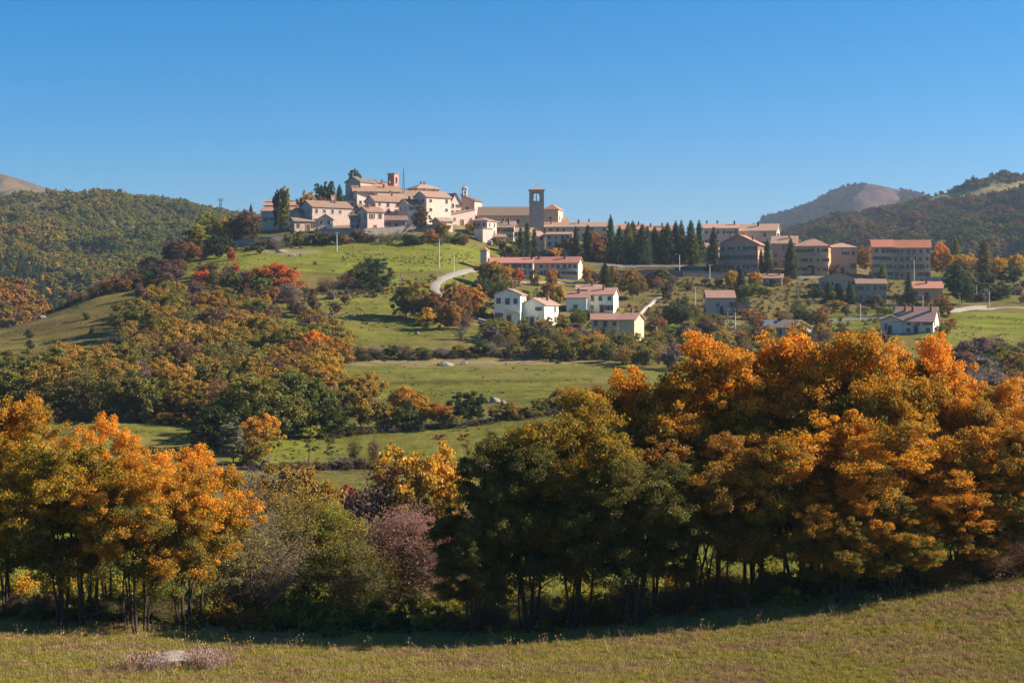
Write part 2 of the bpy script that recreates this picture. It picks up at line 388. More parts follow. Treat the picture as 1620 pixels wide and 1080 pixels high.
# ------------------------------------------------------------------ mountains
class Hill:
    def __init__(s,name,label,rpx,rrow,Df,footrow,Dr,relief,wl,colfn,step=10,nt=70,k=0,power=.85,backrise=.25):
        px=np.arange(rpx[0],rpx[-1]+1,step,dtype=float); ridge=np.interp(px,rpx,rrow)
        kk=np.array([1,2,3,2,1.])/9; ridge=np.convolve(np.pad(ridge,2,'edge'),kk,'valid')
        t=np.concatenate([np.linspace(0,1,nt),1+np.linspace(.03,backrise*1.2+.03,10)])[:,None]
        Dfv=np.interp(px,rpx,Df) if hasattr(Df,'__len__') else Df
        Drv=np.interp(px,rpx,Dr) if hasattr(Dr,'__len__') else Dr
        D=Dfv+(Drv-Dfv)*t+0*px[None,:]
        tt=np.minimum(t,1); zf=-(footrow-HR)/K*Dfv; zr=-(ridge-HR)/K*Drv
        Z=zf+(zr-zf)*(tt**power)
        Z=np.where(t>1,zr-(t-1)**1.0*(zr-zf+60)*3,Z)
        X=(px[None,:]-CX)/K*D
        win=np.clip((1-tt)*7,0,1)*np.clip(tt*6+.3,0,1)
        Z=Z+win*relief*(wav(X,D,wl,k)+.45*wav(X,D,wl*.4,k+3)+.2*wav(X,D,wl*.15,k+5))
        s.px,s.X,s.Y,s.Z,s.nt=px,X,D,Z,nt
        R=HR-K*Z/D; C=colfn(X,D,R,px[None,:]+0*D,tt+0*D)
        s.R=R; s.name=name
        s.obj=sheet(name,X,D,Z,C,M_HILL,label)
    def sample(s,n,rng,dens=None):
        i=rng.random(n)*(s.nt-1.01); j=rng.random(n)*(len(s.px)-1.01); a=i.astype(int); b=j.astype(int); u=i-a; v=j-b
        def f(A): return (A[a,b]*(1-v)+A[a,b+1]*v)*(1-u)+(A[a+1,b]*(1-v)+A[a+1,b+1]*v)*u
        x,y,z=f(s.X),f(s.Y),f(s.Z)
        return x,y,z,x/y*K+CX,HR-K*z/y
def cst(c):
    return lambda X,D,R,P,T: np.broadcast_to(np.array(c),X.shape+(3,)).copy()
def m1col(X,D,R,P,T):
    c=cst((.10,.085,.035))(X,D,R,P,T); q=np.clip(.5+wav(X,D,160,5)*.9,0,1)[...,None]
    return c*(1-q)+np.array((.07,.07,.03))*q
def m0col(X,D,R,P,T):
    c=cst((.11,.078,.062))(X,D,R,P,T); q=np.clip(.5+wav(X,D,200,2)*.9,0,1)[...,None]
    return c*(1-.3*q)+np.array((.2,.15,.09))*.3*q
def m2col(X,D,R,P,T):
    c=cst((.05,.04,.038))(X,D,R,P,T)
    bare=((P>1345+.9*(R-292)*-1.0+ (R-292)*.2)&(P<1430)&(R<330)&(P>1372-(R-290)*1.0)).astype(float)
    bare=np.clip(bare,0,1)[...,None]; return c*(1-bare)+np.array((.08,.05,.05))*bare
def m3col(X,D,R,P,T):
    c=cst((.085,.075,.04))(X,D,R,P,T)
    top=np.interp(P,[1440,1500,1560,1620,2000],[318,305,296,287,250])
    m=((R>top+1)&(R<top+13)&(P>1470)).astype(float)+((np.abs(R-np.interp(P,[1290,1350,1430],[348,338,324]))<1.6)&(P>1285)&(P<1432))
    m=np.clip(m,0,1)[...,None]; return c*(1-m)+np.array((.22,.19,.09))*m
HILL0=Hill('bare_mountain','bare pinkish brown mountain shoulder at the far left',[-700,-300,0,35,70,110,220,420],[330,240,274,284,297,310,350,420],1700,520,2500,22,260,m0col,k=2)
HILL1=Hill('wooded_mountain','broad wooded mountain filling the left skyline',[-700,-300,0,80,100,160,230,262,300,330,370,430,560,700],[300,300,309,304,306,310,315,319,328,334,339,346,372,420],820,540,1500,11,150,m1col,k=0,power=.9)
HILL1B=Hill('wooded_spur','low orange wooded spur in the ravine at the left edge',[-500,-100,0,25,45,60,75,110,180],[420,440,455,460,474,490,506,530,570],690,590,760,2,50,m1col,step=6,nt=30,k=4)
HILL2=Hill('distant_peak','distant purple peak with a bare right shoulder',[1080,1160,1205,1240,1290,1330,1360,1378,1400,1425,1465,1500,1560,1700],[400,372,354,340,317,298,290,290,295,301,309,322,340,380],2400,480,3200,34,330,m2col,k=6)
HILL3=Hill('wooded_ridge','wooded ridge with a grassy crest strip on the right',[1000,1150,1240,1300,1360,1420,1440,1470,1500,1540,1580,1620,1800,2300],[420,392,366,350,338,326,321,312,304,296,287,282,256,230],900,490,1750,13,170,m3col,k=9,power=.85)
# ------------------------------------------------------------------ vegetation prototypes
def tubes(paths,nside=4):
    """paths: list of (points (k,3), radii (k,)) -> verts, quads"""
    V=[];F=[];b=0
    ang=np.arange(nside)*2*np.pi/nside
    for P,r in paths:
        P=np.asarray(P,float); r=np.asarray(r,float); k=len(P)
        T=np.gradient(P,axis=0); T/=np.linalg.norm(T,axis=1,keepdims=True)+1e-9
        up=np.array([.31,.17,.93]) if abs(T[0,2])<.9 else np.array([.9,.2,.1])
        U=np.cross(T,up); U/=np.linalg.norm(U,axis=1,keepdims=True)+1e-9; Wv=np.cross(T,U)
        ring=P[:,None,:]+r[:,None,None]*(U[:,None,:]*np.cos(ang)[None,:,None]+Wv[:,None,:]*np.sin(ang)[None,:,None])
        V.append(ring.reshape(-1,3))
        i=(b+np.arange(k-1)[:,None]*nside+np.arange(nside)[None,:]); j=b+np.arange(k-1)[:,None]*nside+((np.arange(nside)+1)%nside)[None,:]
        F.append(np.stack([i,j,j+nside,i+nside],-1).reshape(-1,4)); b+=k*nside
    return np.concatenate(V),np.concatenate(F)
def leaves(P,Nn,S,lv,rng,aspect=.75,kink=.18):
    n=len(P); Nn=Nn/(np.linalg.norm(Nn,axis=1,keepdims=True)+1e-9)
    a=rng.normal(size=(n,3)); T=np.cross(Nn,a); T/=np.linalg.norm(T,axis=1,keepdims=True)+1e-9; B=np.cross(Nn,T)
    S=S[:,None]; V=np.stack([P-T*S*.5,P-B*S*.5*aspect+Nn*S*kink+T*S*.08,P+T*S*.5,P+B*S*.5*aspect+Nn*S*kink+T*S*.08],1).reshape(-1,3)
    F=np.arange(4*n).reshape(n,4); return V,F,np.repeat(lv,4,0)
def broad(seed,H,R,nclump,per,leaf,base=.22,stems=4,lobes=10,rc=.55,lobeR=(.34,.5),spread=1.0,flat=.7,top=.75,inner=.15,leafmat=None,twigs=False,stemr=.16,jag=.0,ext=.72):
    rng=np.random.default_rng(seed)
    zc=H*(base+1)/2; zr=H*(1-base)/2
    # lobes
    Lc=[];Lr=[]
    for i in range(lobes):
        for _ in range(60):
            p=rng.normal(size=3); p/=np.linalg.norm(p); q=rng.random()**.4*ext
            c=np.array([p[0]*R*q,p[1]*R*q,zc+p[2]*zr*q]); r=R*rng.uniform(*lobeR)
            r=min(r,zr*.8)
            if all(np.linalg.norm(c-o)>(.55 if lobes<30 else .42)*(r+ro) for o,ro in zip(Lc,Lr)): break
        Lc.append(c);Lr.append(r)
    Lc=np.array(Lc);Lr=np.array(Lr)
    C=[];G_=[]
    while len(C)<nclump:
        k=rng.integers(lobes); d=rng.normal(size=3); d/=np.linalg.norm(d); d[2]=d[2]*.8+.12
        inn=rng.random()<inner
        p=Lc[k]+d*Lr[k]*(rng.uniform(.2,.7) if inn else rng.uniform(.78-jag,1.06+jag*1.6*rng.random()))*np.array([1,1,.85])
        if p[2]<H*base*.8: continue
        if not inn:
            dd=np.linalg.norm((p-Lc)/np.array([1,1,.85]),axis=1)/Lr; dd[k]=9
            if dd.min()<.72-jag: continue
        C.append(p);G_.append(k)
    C=np.array(C);G_=np.array(G_)
    lobev=rng.random(lobes)
    # skeleton
    paths=[];nodes=[]; nr=[]
    for s in range(stems):
        a=rng.uniform(0,6.28); r0=.05+.35*spread*rng.random() if stems>1 else 0
        tgt=Lc[rng.integers(lobes)].copy(); tgt[:2]*=.7; tgt[2]=H*rng.uniform(.6,.85)
        p0=np.array([math.cos(a)*r0,math.sin(a)*r0,-.4]); n=11; t=np.linspace(0,1,n)[:,None]
        mid=np.array([p0[0]*1.5+tgt[0]*.25,p0[1]*1.5+tgt[1]*.25,tgt[2]*.5])
        P=(1-t)**2*p0+2*t*(1-t)*mid+t*t*tgt+np.cumsum(rng.normal(0,.055,(n,3)),0)*(t>0)*H/12
        r=stemr*rng.uniform(.6,1)*(1-.82*t[:,0])*H/12; r[0]*=1.35
        paths.append((P,r)); nodes+=list(P[3:]); nr+=list(r[3:])
    nodes=[np.array(x) for x in nodes]
    order=np.argsort(np.linalg.norm(C-np.array([0,0,H*.45]),axis=1))
    for i in order:
        NA=np.array(nodes); d=np.linalg.norm(NA-C[i],axis=1)+np.maximum(0,NA[:,2]-C[i][2]+.2)*2.0
        j=int(np.argmin(d)); a=NA[j]; b=C[i]; L_=np.linalg.norm(b-a)
        n=4 if L_<2 else 6; t=np.linspace(0,1,n)[:,None]
        P=a+(b-a)*t+np.array([0,0,1])*np.sin(t*3.14)*L_*.08+rng.normal(0,.04*L_,(n,3))*np.sin(t*3.14)
        r0=min(nr[j]*.75,.012+.02*L_+.01); r=np.linspace(max(r0,.012),.008,n)
        paths.append((P,r)); nodes+=list(P[1:-1]); nr+=list(r[1:-1])
    V,F=tubes(paths,4)
    # leaves
    tot=nclump*per; ci=np.repeat(np.arange(nclump),per)
    rcv=rc*rng.uniform(.65,1.25,nclump)
    off=rng.normal(size=(tot,3)); off/=np.linalg.norm(off,axis=1,keepdims=True); off*=(rng.random(tot)**.45)[:,None]*rcv[ci][:,None]
    off[:,2]*=flat
    P=C[ci]+off; P[:,2]=np.maximum(P[:,2],.05)
    out=P-Lc[G_[ci]]; out/=np.linalg.norm(out,axis=1,keepdims=True)+1e-9
    Nn=out*.5+off/(rcv[ci][:,None]+1e-6)*.4+rng.normal(0,.55,(tot,3))+np.array([0,0,.3])
    S=leaf*rng.uniform(.6,1.3,tot)
    cv=(.55*rng.random(nclump)+.45*lobev[G_])
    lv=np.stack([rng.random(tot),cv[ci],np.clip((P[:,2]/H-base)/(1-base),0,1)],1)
    return (V,F),leaves(P,Nn,S,lv,rng),(C,)
def needle_tree(seed,H,R,nwh,per,leaf,taper=.9,base=.06,droop=.25,up=False):
    rng=np.random.default_rng(seed); paths=[]; 
    z=np.linspace(-.4,H,8); P=np.zeros((8,3)); P[:,2]=z; paths.append((P,np.linspace(.02*H,.01,8)))
    Ps=[];Ns=[];g=[]
    for i in range(nwh):
        t=i/(nwh-1.0); zz=H*(base+(1-base)*t**.95); rr=R*(1-t)**taper*rng.uniform(.75,1.12)+.08
        nb=max(4,int(7+5*(1-t))); a0=rng.uniform(0,6.28)
        for b in range(nb):
            a=a0+b*6.283/nb+rng.normal(0,.18); L_=rr*rng.uniform(.75,1.1); dz=-droop*L_ if not up else .5*L_
            s=rng.random(per)**.7; w=(1-.5*s)*.28*max(.5,rr*.5)
            p=np.stack([np.cos(a)*L_*s-np.sin(a)*rng.normal(0,1,per)*w,np.sin(a)*L_*s+np.cos(a)*rng.normal(0,1,per)*w,zz+dz*s**1.4+rng.normal(0,.09,per)*rr],1)
            Ps.append(p); n=np.stack([np.cos(a)+rng.normal(0,.5,per),np.sin(a)+rng.normal(0,.5,per),.9+rng.normal(0,.4,per)],1); Ns.append(n); g.append(np.full(per,rng.random()))
            if i%2==0 and b%2==0: paths.append((np.array([[0,0,zz],[np.cos(a)*L_*.5,np.sin(a)*L_*.5,zz+dz*.4]]),np.array([.03,.012])))
    P=np.concatenate(Ps);Nn=np.concatenate(Ns);g=np.concatenate(g); n=len(P)
    lv=np.stack([rng.random(n),g,np.clip(P[:,2]/H,0,1)],1)
    return tubes(paths,4),leaves(P,Nn,leaf*rng.uniform(.6,1.3,n),lv,rng,aspect=.45),None
def twiggy(seed,H,R,ntw,per,leaf,stems=9):
    """many thin bare shoots with sparse leaves"""
    rng=np.random.default_rng(seed); paths=[];Ps=[];g=[]
    for s in range(stems):
        a=rng.uniform(0,6.28); le=rng.uniform(.1,.9)
        tip=np.array([math.cos(a)*R*le,math.sin(a)*R*le,H*rng.uniform(.7,1)*(1-.35*le)]); p0=np.array([math.cos(a)*.25*R*.4,math.sin(a)*.25*R*.4,-.2])
        n=8;t=np.linspace(0,1,n)[:,None]; mid=np.array([tip[0]*.35,tip[1]*.35,tip[2]*.65])
        P=(1-t)**2*p0+2*t*(1-t)*mid+t*t*tip+rng.normal(0,.02*H,(n,3))*t; paths.append((P,np.linspace(.012*H,.003*H,n)))
        for b in range(ntw):
            j=rng.integers(2,n); q=P[j]; d=rng.normal(size=3); d[2]=abs(d[2])*.7+.2; d/=np.linalg.norm(d); L_=H*rng.uniform(.12,.3)
            T=np.array([q,q+d*L_*.5+rng.normal(0,.03*L_,3),q+d*L_+np.array([0,0,-.1*L_])+rng.normal(0,.1*L_,3)])
            paths.append((T,np.array([.0032*H,.002*H,.001*H])))
            for _ in range(3):
                e=rng.normal(size=3); e/=np.linalg.norm(e); u=T[1]+(T[2]-T[1])*rng.random(); L2=L_*.45
                paths.append((np.array([u,u+e*L2]),np.array([.0015*H,.0008*H])))
                k=max(1,per//3); s_=rng.random((k,1)); Ps.append(u+e*L2*s_*1.2+rng.normal(0,.03*H,(k,3))); g.append(np.full(k,rng.random()))
    P=np.concatenate(Ps);P[:,2]=np.maximum(P[:,2],.05); n=len(P); g=np.concatenate(g)
    lv=np.stack([rng.random(n),g,np.clip(P[:,2]/H,0,1)],1)
    return tubes(paths,3),leaves(P,rng.normal(size=(n,3))+np.array([0,0,.4]),leaf*rng.uniform(.6,1.3,n),lv,rng),None
PROTO={}
def proto(key,data,H,R,wood=M_BARK,leafmat=M_LEAF):
    (V,F),(LV,LF,lv),_=data
    tm=npmesh(key+'_wood',V,F,[wood],smooth=True); cm=npmesh(key+'_leaves',LV,LF,[leafmat],attrs={'lv':lv})
    H=float(np.percentile(LV[:,2],99.8)); R=float(np.percentile(np.hypot(LV[:,0],LV[:,1]),96)); PROTO[key]=(tm,cm,H,R)
# large trees of the near hedgerow
for i,s in enumerate((11,23,37,51)):
    proto('near%d'%i,broad(s,12.0,5.0,1150,96,.128,base=.14,stems=8,lobes=46,lobeR=(.16,.29),rc=.46,spread=3.2,inner=.18,stemr=.13,flat=.62,jag=.2,ext=.84),12.0,5.4)
proto('nearbush0',broad(61,7.0,3.4,330,85,.11,base=.05,stems=8,lobes=10,rc=.5,spread=2.4,stemr=.09,inner=.3),7,3.5,M_TWIG)
proto('nearbush1',twiggy(62,7.0,3.9,34,12,.10,stems=26),7,3.8,M_TWIG)
proto('nearbush2',twiggy(63,7.0,3.6,30,26,.12,stems=24),7,3.6,M_TWIG)
for i,s in enumerate((101,102,103,104,105)):
    proto('oak%d'%i,broad(s,8.0,3.7+.2*i,135,78,.32,base=.05,stems=2,lobes=10,rc=.72,lobeR=(.4,.56)),8,3.9+.2*i)
for i,s in enumerate((201,202,203)):
    proto('bush%d'%i,broad(s,3.2,2.1,70,60,.22,base=-.15,stems=5,lobes=7,rc=.45,lobeR=(.35,.55)),3.2,2.2)
proto('poplar0',broad(301,14,1.7,230,60,.28,base=.04,stems=1,lobes=26,rc=.55,lobeR=(.45,.7)),14,1.9)
proto('thin0',twiggy(311,6,1.3,14,18,.22,stems=7),6,1.4,M_BARK)
proto('thin1',broad(312,6,1.3,22,34,.24,base=.3,stems=1,lobes=5,rc=.4,lobeR=(.4,.6)),6,1.4)
proto('bare0',twiggy(321,4.5,3.0,16,5,.16,stems=16),4.5,2.9,M_TWIG)
proto('bare1',twiggy(322,4.5,2.8,16,12,.18,stems=16),4.5,2.9,M_TWIG)
for i,s in enumerate((401,402,403)):
    proto('spruce%d'%i,needle_tree(s,14,3.1,30,30,.42,taper=.72,base=.02),14,3.0)
proto('cypress0',needle_tree(411,10,1.1,26,16,.3,taper=.45,up=True),10,1.0)
proto('pine0',broad(421,9,4.2,80,70,.3,base=.52,stems=1,lobes=8,rc=.7,flat=.5),9,4.3)

COLS={ # lower leaf tint with shade painted in, upper tint as autumn turns, word
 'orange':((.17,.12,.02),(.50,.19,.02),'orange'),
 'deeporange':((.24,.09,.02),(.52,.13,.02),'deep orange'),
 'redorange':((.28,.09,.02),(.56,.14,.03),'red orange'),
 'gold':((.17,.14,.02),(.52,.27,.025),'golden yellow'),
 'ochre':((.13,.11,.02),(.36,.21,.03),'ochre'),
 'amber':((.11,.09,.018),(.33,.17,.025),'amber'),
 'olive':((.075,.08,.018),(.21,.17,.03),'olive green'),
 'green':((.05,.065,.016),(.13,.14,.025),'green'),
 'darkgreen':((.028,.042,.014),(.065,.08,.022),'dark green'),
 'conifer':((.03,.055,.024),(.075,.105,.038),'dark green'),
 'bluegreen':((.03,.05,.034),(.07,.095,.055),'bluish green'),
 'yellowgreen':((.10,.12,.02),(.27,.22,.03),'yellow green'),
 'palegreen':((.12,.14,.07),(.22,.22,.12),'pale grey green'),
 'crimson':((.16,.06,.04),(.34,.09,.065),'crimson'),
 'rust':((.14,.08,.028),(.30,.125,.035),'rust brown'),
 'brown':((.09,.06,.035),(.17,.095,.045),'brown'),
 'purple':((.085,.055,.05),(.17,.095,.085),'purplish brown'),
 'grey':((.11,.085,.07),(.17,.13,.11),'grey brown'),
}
_cnt=[0]
def jit(c,a,rng): 
    f=1+rng.uniform(-a,a); return tuple(max(0,x*f*(1+rng.uniform(-a*.5,a*.5))) for x in c)
def plant(kind,px,base,top=None,width=None,col='olive',label=None,name=None,cat=None,group=None,D=None,hm=None,dmin=50,rngs=None,sink=.1):
    """a tree or bush standing where the line of sight (px, base) meets the ground"""
    _cnt[0]+=1; rng=np.random.default_rng(1000+_cnt[0])
    p=G(px,base,dmin,D); d=p.y
    keys=[k for k in PROTO if k.rstrip('0123456789')==kind.rstrip('0123456789')]
    key=kind if kind in PROTO else keys[rng.integers(len(keys))]
    tm,cm,H,R=PROTO[key]
    h=hm if hm else (base-top)/K*d
    sz=h/H; sx=sz if not width else (width/K*d/2)/R
    sx=min(max(sx,sz*.45),sz*2.4)
    nm=name or {'oak':'broadleaf_tree','bush':'bush','poplar':'poplar_tree','thin':'young_tree','bare':'bare_bush','spruce':'spruce_tree','cypress':'cypress_tree','pine':'pine_tree','near':'maple_tree','nearbush':'shrub'}[key.rstrip('0123456789')]
    cat=cat or {'bush':'bush','bare':'bush','nearbush':'bush'}.get(key.rstrip('0123456789'),'tree')
    o=empty(nm,(p.x,p.y,p.z-sink),rng.uniform(0,6.283)); o.scale=(sx,sx,sz)
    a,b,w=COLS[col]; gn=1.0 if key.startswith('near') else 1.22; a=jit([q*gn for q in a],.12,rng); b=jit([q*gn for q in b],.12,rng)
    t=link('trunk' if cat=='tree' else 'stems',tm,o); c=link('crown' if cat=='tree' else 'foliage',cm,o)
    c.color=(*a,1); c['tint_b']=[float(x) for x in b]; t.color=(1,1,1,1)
    tag(o,label or w+' '+nm.replace('_',' '),cat,group)
    return o,d
# scattering of uncountable growth ----------------------------------------------------------------
MASSCOL=bpy.data.collections.new("mass_prototypes")   # not linked to the scene: only a source for the masses
def mass_proto(key,data,wood=None):
    (V,F),(LV,LF,lv),_=data
    c=bpy.data.collections.new(key); 
    me=npmesh(key,LV,LF,[M_LEAFI],attrs={'lv':lv}); o=bpy.data.objects.new(key,me); c.objects.link(o); return c
def scatter(name,pts,scl,rot,t1,t2,coll,label,cat=None,mat=None):
    n=len(pts); me=bpy.data.meshes.new(name); me.vertices.add(n); me.vertices.foreach_set("co",np.asarray(pts,np.float32).ravel())
    def at(nm,ty,arr,f):
        a=me.attributes.new(nm,ty,'POINT'); a.data.foreach_set(f,np.asarray(arr,np.float32).ravel())
    at('scl','FLOAT_VECTOR',scl,'vector'); at('rot','FLOAT_VECTOR',rot,'vector')
    for nm,c in (('tint',t1),('tint2',t2)): at(nm,'FLOAT_COLOR',np.concatenate([c,np.ones((n,1))],1),'color')
    o=link(name,me); o['kind']='stuff'; o['label']=label
    if cat: o['category']=cat
    ng=bpy.data.node_groups.new(name+"_nodes",'GeometryNodeTree')
    ng.interface.new_socket("Geometry",in_out='INPUT',socket_type='NodeSocketGeometry'); ng.interface.new_socket("Geometry",in_out='OUTPUT',socket_type='NodeSocketGeometry')
    gi=ng.nodes.new("NodeGroupInput"); go=ng.nodes.new("NodeGroupOutput"); ip=ng.nodes.new("GeometryNodeInstanceOnPoints")
    ci=ng.nodes.new("GeometryNodeCollectionInfo"); ci.inputs["Collection"].default_value=coll; ci.inputs["Separate Children"].default_value=True; ci.inputs["Reset Children"].default_value=True
    def na(nm):
        x=ng.nodes.new("GeometryNodeInputNamedAttribute"); x.data_type='FLOAT_VECTOR'; x.inputs["Name"].default_value=nm; return [s for s in x.outputs if s.name=='Attribute' and s.enabled][0]
    lk=ng.links.new; lk(gi.outputs[0],ip.inputs["Points"]); lk(ci.outputs[0],ip.inputs["Instance"]); ip.inputs["Pick Instance"].default_value=True
    er=ng.nodes.new("FunctionNodeEulerToRotation"); lk(na('rot'),er.inputs[0]); lk(er.outputs[0],ip.inputs["Rotation"]); lk(na('scl'),ip.inputs["Scale"]); lk(ip.outputs[0],go.inputs[0])
    md=o.modifiers.new("growth",'NODES'); md.node_group=ng; return o
def masscoll(name,datas):
    c=bpy.data.collections.new(name)
    for i,data in enumerate(datas):
        (V,F),(LV,LF,lv),_=data; me=npmesh("%s_%d"%(name,i),LV,LF,[M_LEAFI],attrs={'lv':lv}); o=bpy.data.objects.new("%s_%d"%(name,i),me); c.objects.link(o)
    return c
C_CROWN=masscoll("far_crowns",[broad(500+i,8,3.8,40,26,.95,base=.0,stems=1,lobes=7,rc=1.0) for i in range(4)])
C_NEEDLE=masscoll("far_conifers",[needle_tree(520+i,11,2.6,12,7,1.1) for i in range(2)])
C_BUSH=masscoll("low_growth",[broad(530+i,1.6,1.1,26,30,.17,base=-.2,stems=3,lobes=5,rc=.3,lobeR=(.4,.6)) for i in range(4)])
PAL={k:(np.array(v[0]),np.array(v[1])) for k,v in COLS.items()}
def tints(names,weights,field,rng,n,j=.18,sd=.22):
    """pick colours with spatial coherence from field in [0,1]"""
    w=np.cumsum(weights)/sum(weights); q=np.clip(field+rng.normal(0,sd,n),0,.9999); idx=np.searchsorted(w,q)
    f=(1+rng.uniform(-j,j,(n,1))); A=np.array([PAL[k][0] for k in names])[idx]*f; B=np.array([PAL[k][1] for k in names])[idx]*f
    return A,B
def forest(hill,name,label,n,test,names,weights,size,coll,wl=120,seed=1,hs=1.0,gain=1.0):
    rng=np.random.default_rng(seed); x,y,z,px,row=hill.sample(n,rng); k=test(px,row,x,y,rng.random(n)); x,y,z,px,row=(a[k] for a in (x,y,z,px,row)); m=len(x)
    fld=np.clip(.5+.33*wav(x,y,wl,seed)+.2*wav(x,y,wl*.3,seed+4),0,1); A,B=tints(names,weights,fld,rng,m,.14,.13); A=A*gain; B=B*gain
    s=size*rng.uniform(.6,1.35,m); scl=np.stack([s,s,s*hs*rng.uniform(.75,1.15,m)],1); rot=np.zeros((m,3)); rot[:,2]=rng.uniform(0,6.28,m)
    return scatter(name,np.stack([x,y,z-.4],1),scl,rot,A,B,coll,label)
# ------------------------------------------------------------------ building kit
def _wf():
    b=MB()
    for x,z,w,h in ((-.58,0,.16,1.72),(.58,0,.16,1.72),(0,.78,1.0,.16)): b.box((x,-.03,z),(w,.10,h))
    b.box((0,-.06,-.82),(1.45,.2,.12)); return b.mesh('window_frame',[M_FRAME])
def _wp():
    b=MB(); b.box((0,.01,0),(1.0,.06,1.5)); b.box((0,-.035,0),(.07,.03,1.5),1); b.box((0,-.035,.2),(1.0,.03,.06),1); return b.mesh('pane',[M_GLASS,M_WOODP])
def _ws():
    b=MB(); b.box((0,-.06,0),(.56,.06,1.5)); return b.mesh('shutter',[M_SHUT])
def _ch(m,n):
    b=MB(); b.box((0,0,.45),(.6,.6,1.5)); b.box((0,0,1.28),(.78,.78,.12)); b.box((0,0,1.5),(.5,.5,.26)); b.box((0,0,1.68),(.74,.74,.08)); return b.mesh(n,[m])
ME_WF,ME_WP,ME_WS=_wf(),_wp(),_ws(); ME_CH=_ch(M_CHIM,'chimney'); ME_CHD=_ch(M_DARKCH,'dark_chimney')
def _door():
    b=MB(); b.box((0,0,1.05),(1.1,.12,2.1)); b.box((-.65,-.02,1.1),(.18,.16,2.3),1); b.box((.65,-.02,1.1),(.18,.16,2.3),1); b.box((0,-.02,2.32),(1.6,.16,.2),1); return b.mesh('door',[M_DOOR,M_FRAME])
ME_DOOR=_door()
def window(par,x,y,z,rot,w=1.0,h=1.0,shut=False):
    f=link('window',ME_WF,par,(x,y,z),(0,0,rot),(w,1,h)); link('pane',ME_WP,f)
    if shut:
        for sx in (-.96,.96): link('shutter',ME_WS,f,(sx,0,0))
    return f
STONE=(.47,.38,.32); PINK=(.58,.44,.38); CREAM=(.62,.54,.44); GREYW=(.40,.36,.34); OLDR=(.34,.22,.155); REDR=(.50,.20,.145); PALER=(.44,.30,.22)
def roofmesh(par,kind,w,d,h,r,ov,col,t=.22,y0=0):
    b=MB(); W2=w/2+ov
    s=r/(d/2) if kind in('side','hip') else r/(w/2)
    if kind=='side':
        e=h-ov*s
        b.slab([(-W2,y0-ov,e+t),(W2,y0-ov,e+t),(W2,y0+d/2,h+r+t),(-W2,y0+d/2,h+r+t)],t)
        b.slab([(-W2,y0+d/2+.003,h+r+t),(W2,y0+d/2+.003,h+r+t),(W2,y0+d+ov,e+t),(-W2,y0+d+ov,e+t)],t)
    elif kind=='gable':
        e=h-ov*s
        b.slab([(-W2,y0-ov,e+t),(0,y0-ov,h+r+t),(0,y0+d+ov,h+r+t),(-W2,y0+d+ov,e+t)],t)
        b.slab([(.003,y0-ov,h+r+t),(W2,y0-ov,e+t),(W2,y0+d+ov,e+t),(.003,y0+d+ov,h+r+t)],t)
    elif kind=='hip':
        s=r/(min(w,d)/2); e=h-.0; a=max(.05,(w-d)/2) if w>=d else .05; c=max(.05,(d-w)/2) if d>w else .05
        A=[(-W2,y0-ov,e),(W2,y0-ov,e),(W2,y0+d+ov,e),(-W2,y0+d+ov,e)]; A2=[(x,y,e+t) for x,y,_ in A]
        R=[(-a,y0+d/2-c,h+r+t),(a,y0+d/2-c,h+r+t),(a,y0+d/2+c,h+r+t),(-a,y0+d/2+c,h+r+t)]
        b.poly(A[::-1])
        for i in range(4):
            j=(i+1)%4; b.poly([A[i],A[j],A2[j],A2[i]]); b.poly([A2[i],A2[j],R[j],R[i]])
        b.poly(R)
    elif kind=='shed_left' or kind=='shed_right':
        zl,zr=(h+r,h) if kind=='shed_left' else (h,h+r); k=(zr-zl)/w*ov
        b.slab([(-W2,y0-ov,zl-k+t),(W2,y0-ov,zr+k+t),(W2,y0+d+ov,zr+k+t),(-W2,y0+d+ov,zl-k+t)],t)
    elif kind=='shed_back':
        b.slab([(-W2,y0-ov,h-ov*r/d+t),(W2,y0-ov,h-ov*r/d+t),(W2,y0+d+ov,h+r+ov*r/d+t),(-W2,y0+d+ov,h+r+ov*r/d+t)],t)
    elif kind=='flat':
        b.box((0,y0+d/2,h+t/2),(w+.4,d+.4,t))
    o=b.build('roof',[M_ROOF],par); o.color=(*col,1); return o
def wallmesh(par,kind,w,d,h,r,col,mat,y0=0,found=5.0,name='wall'):
    b=MB(); x=w/2; z0=-found; e=.0
    c=[(-x,y0),(x,y0),(x,y0+d),(-x,y0+d)]
    b.poly([(*p,z0) for p in c][::-1])
    H=[h,h,h,h]
    if kind=='shed_left': H=[h+r,h,h,h+r]
    if kind=='shed_right': H=[h,h+r,h+r,h]
    if kind=='shed_back': H=[h,h,h+r,h+r]
    for i in range(4):
        j=(i+1)%4; pts=[(*c[i],z0),(*c[j],z0),(*c[j],H[j]),(*c[i],H[i])]
        if kind=='side' and i in(1,3): pts.insert(3,(c[i][0],y0+d/2,h+r))
        if kind=='gable' and i in(0,2): pts.insert(3,(0,c[i][1],h+r))
        b.poly(pts)
    o=b.build(name,[mat],par); o.color=(*col,1); return o
HAZE=0.000075
_hc=[0]
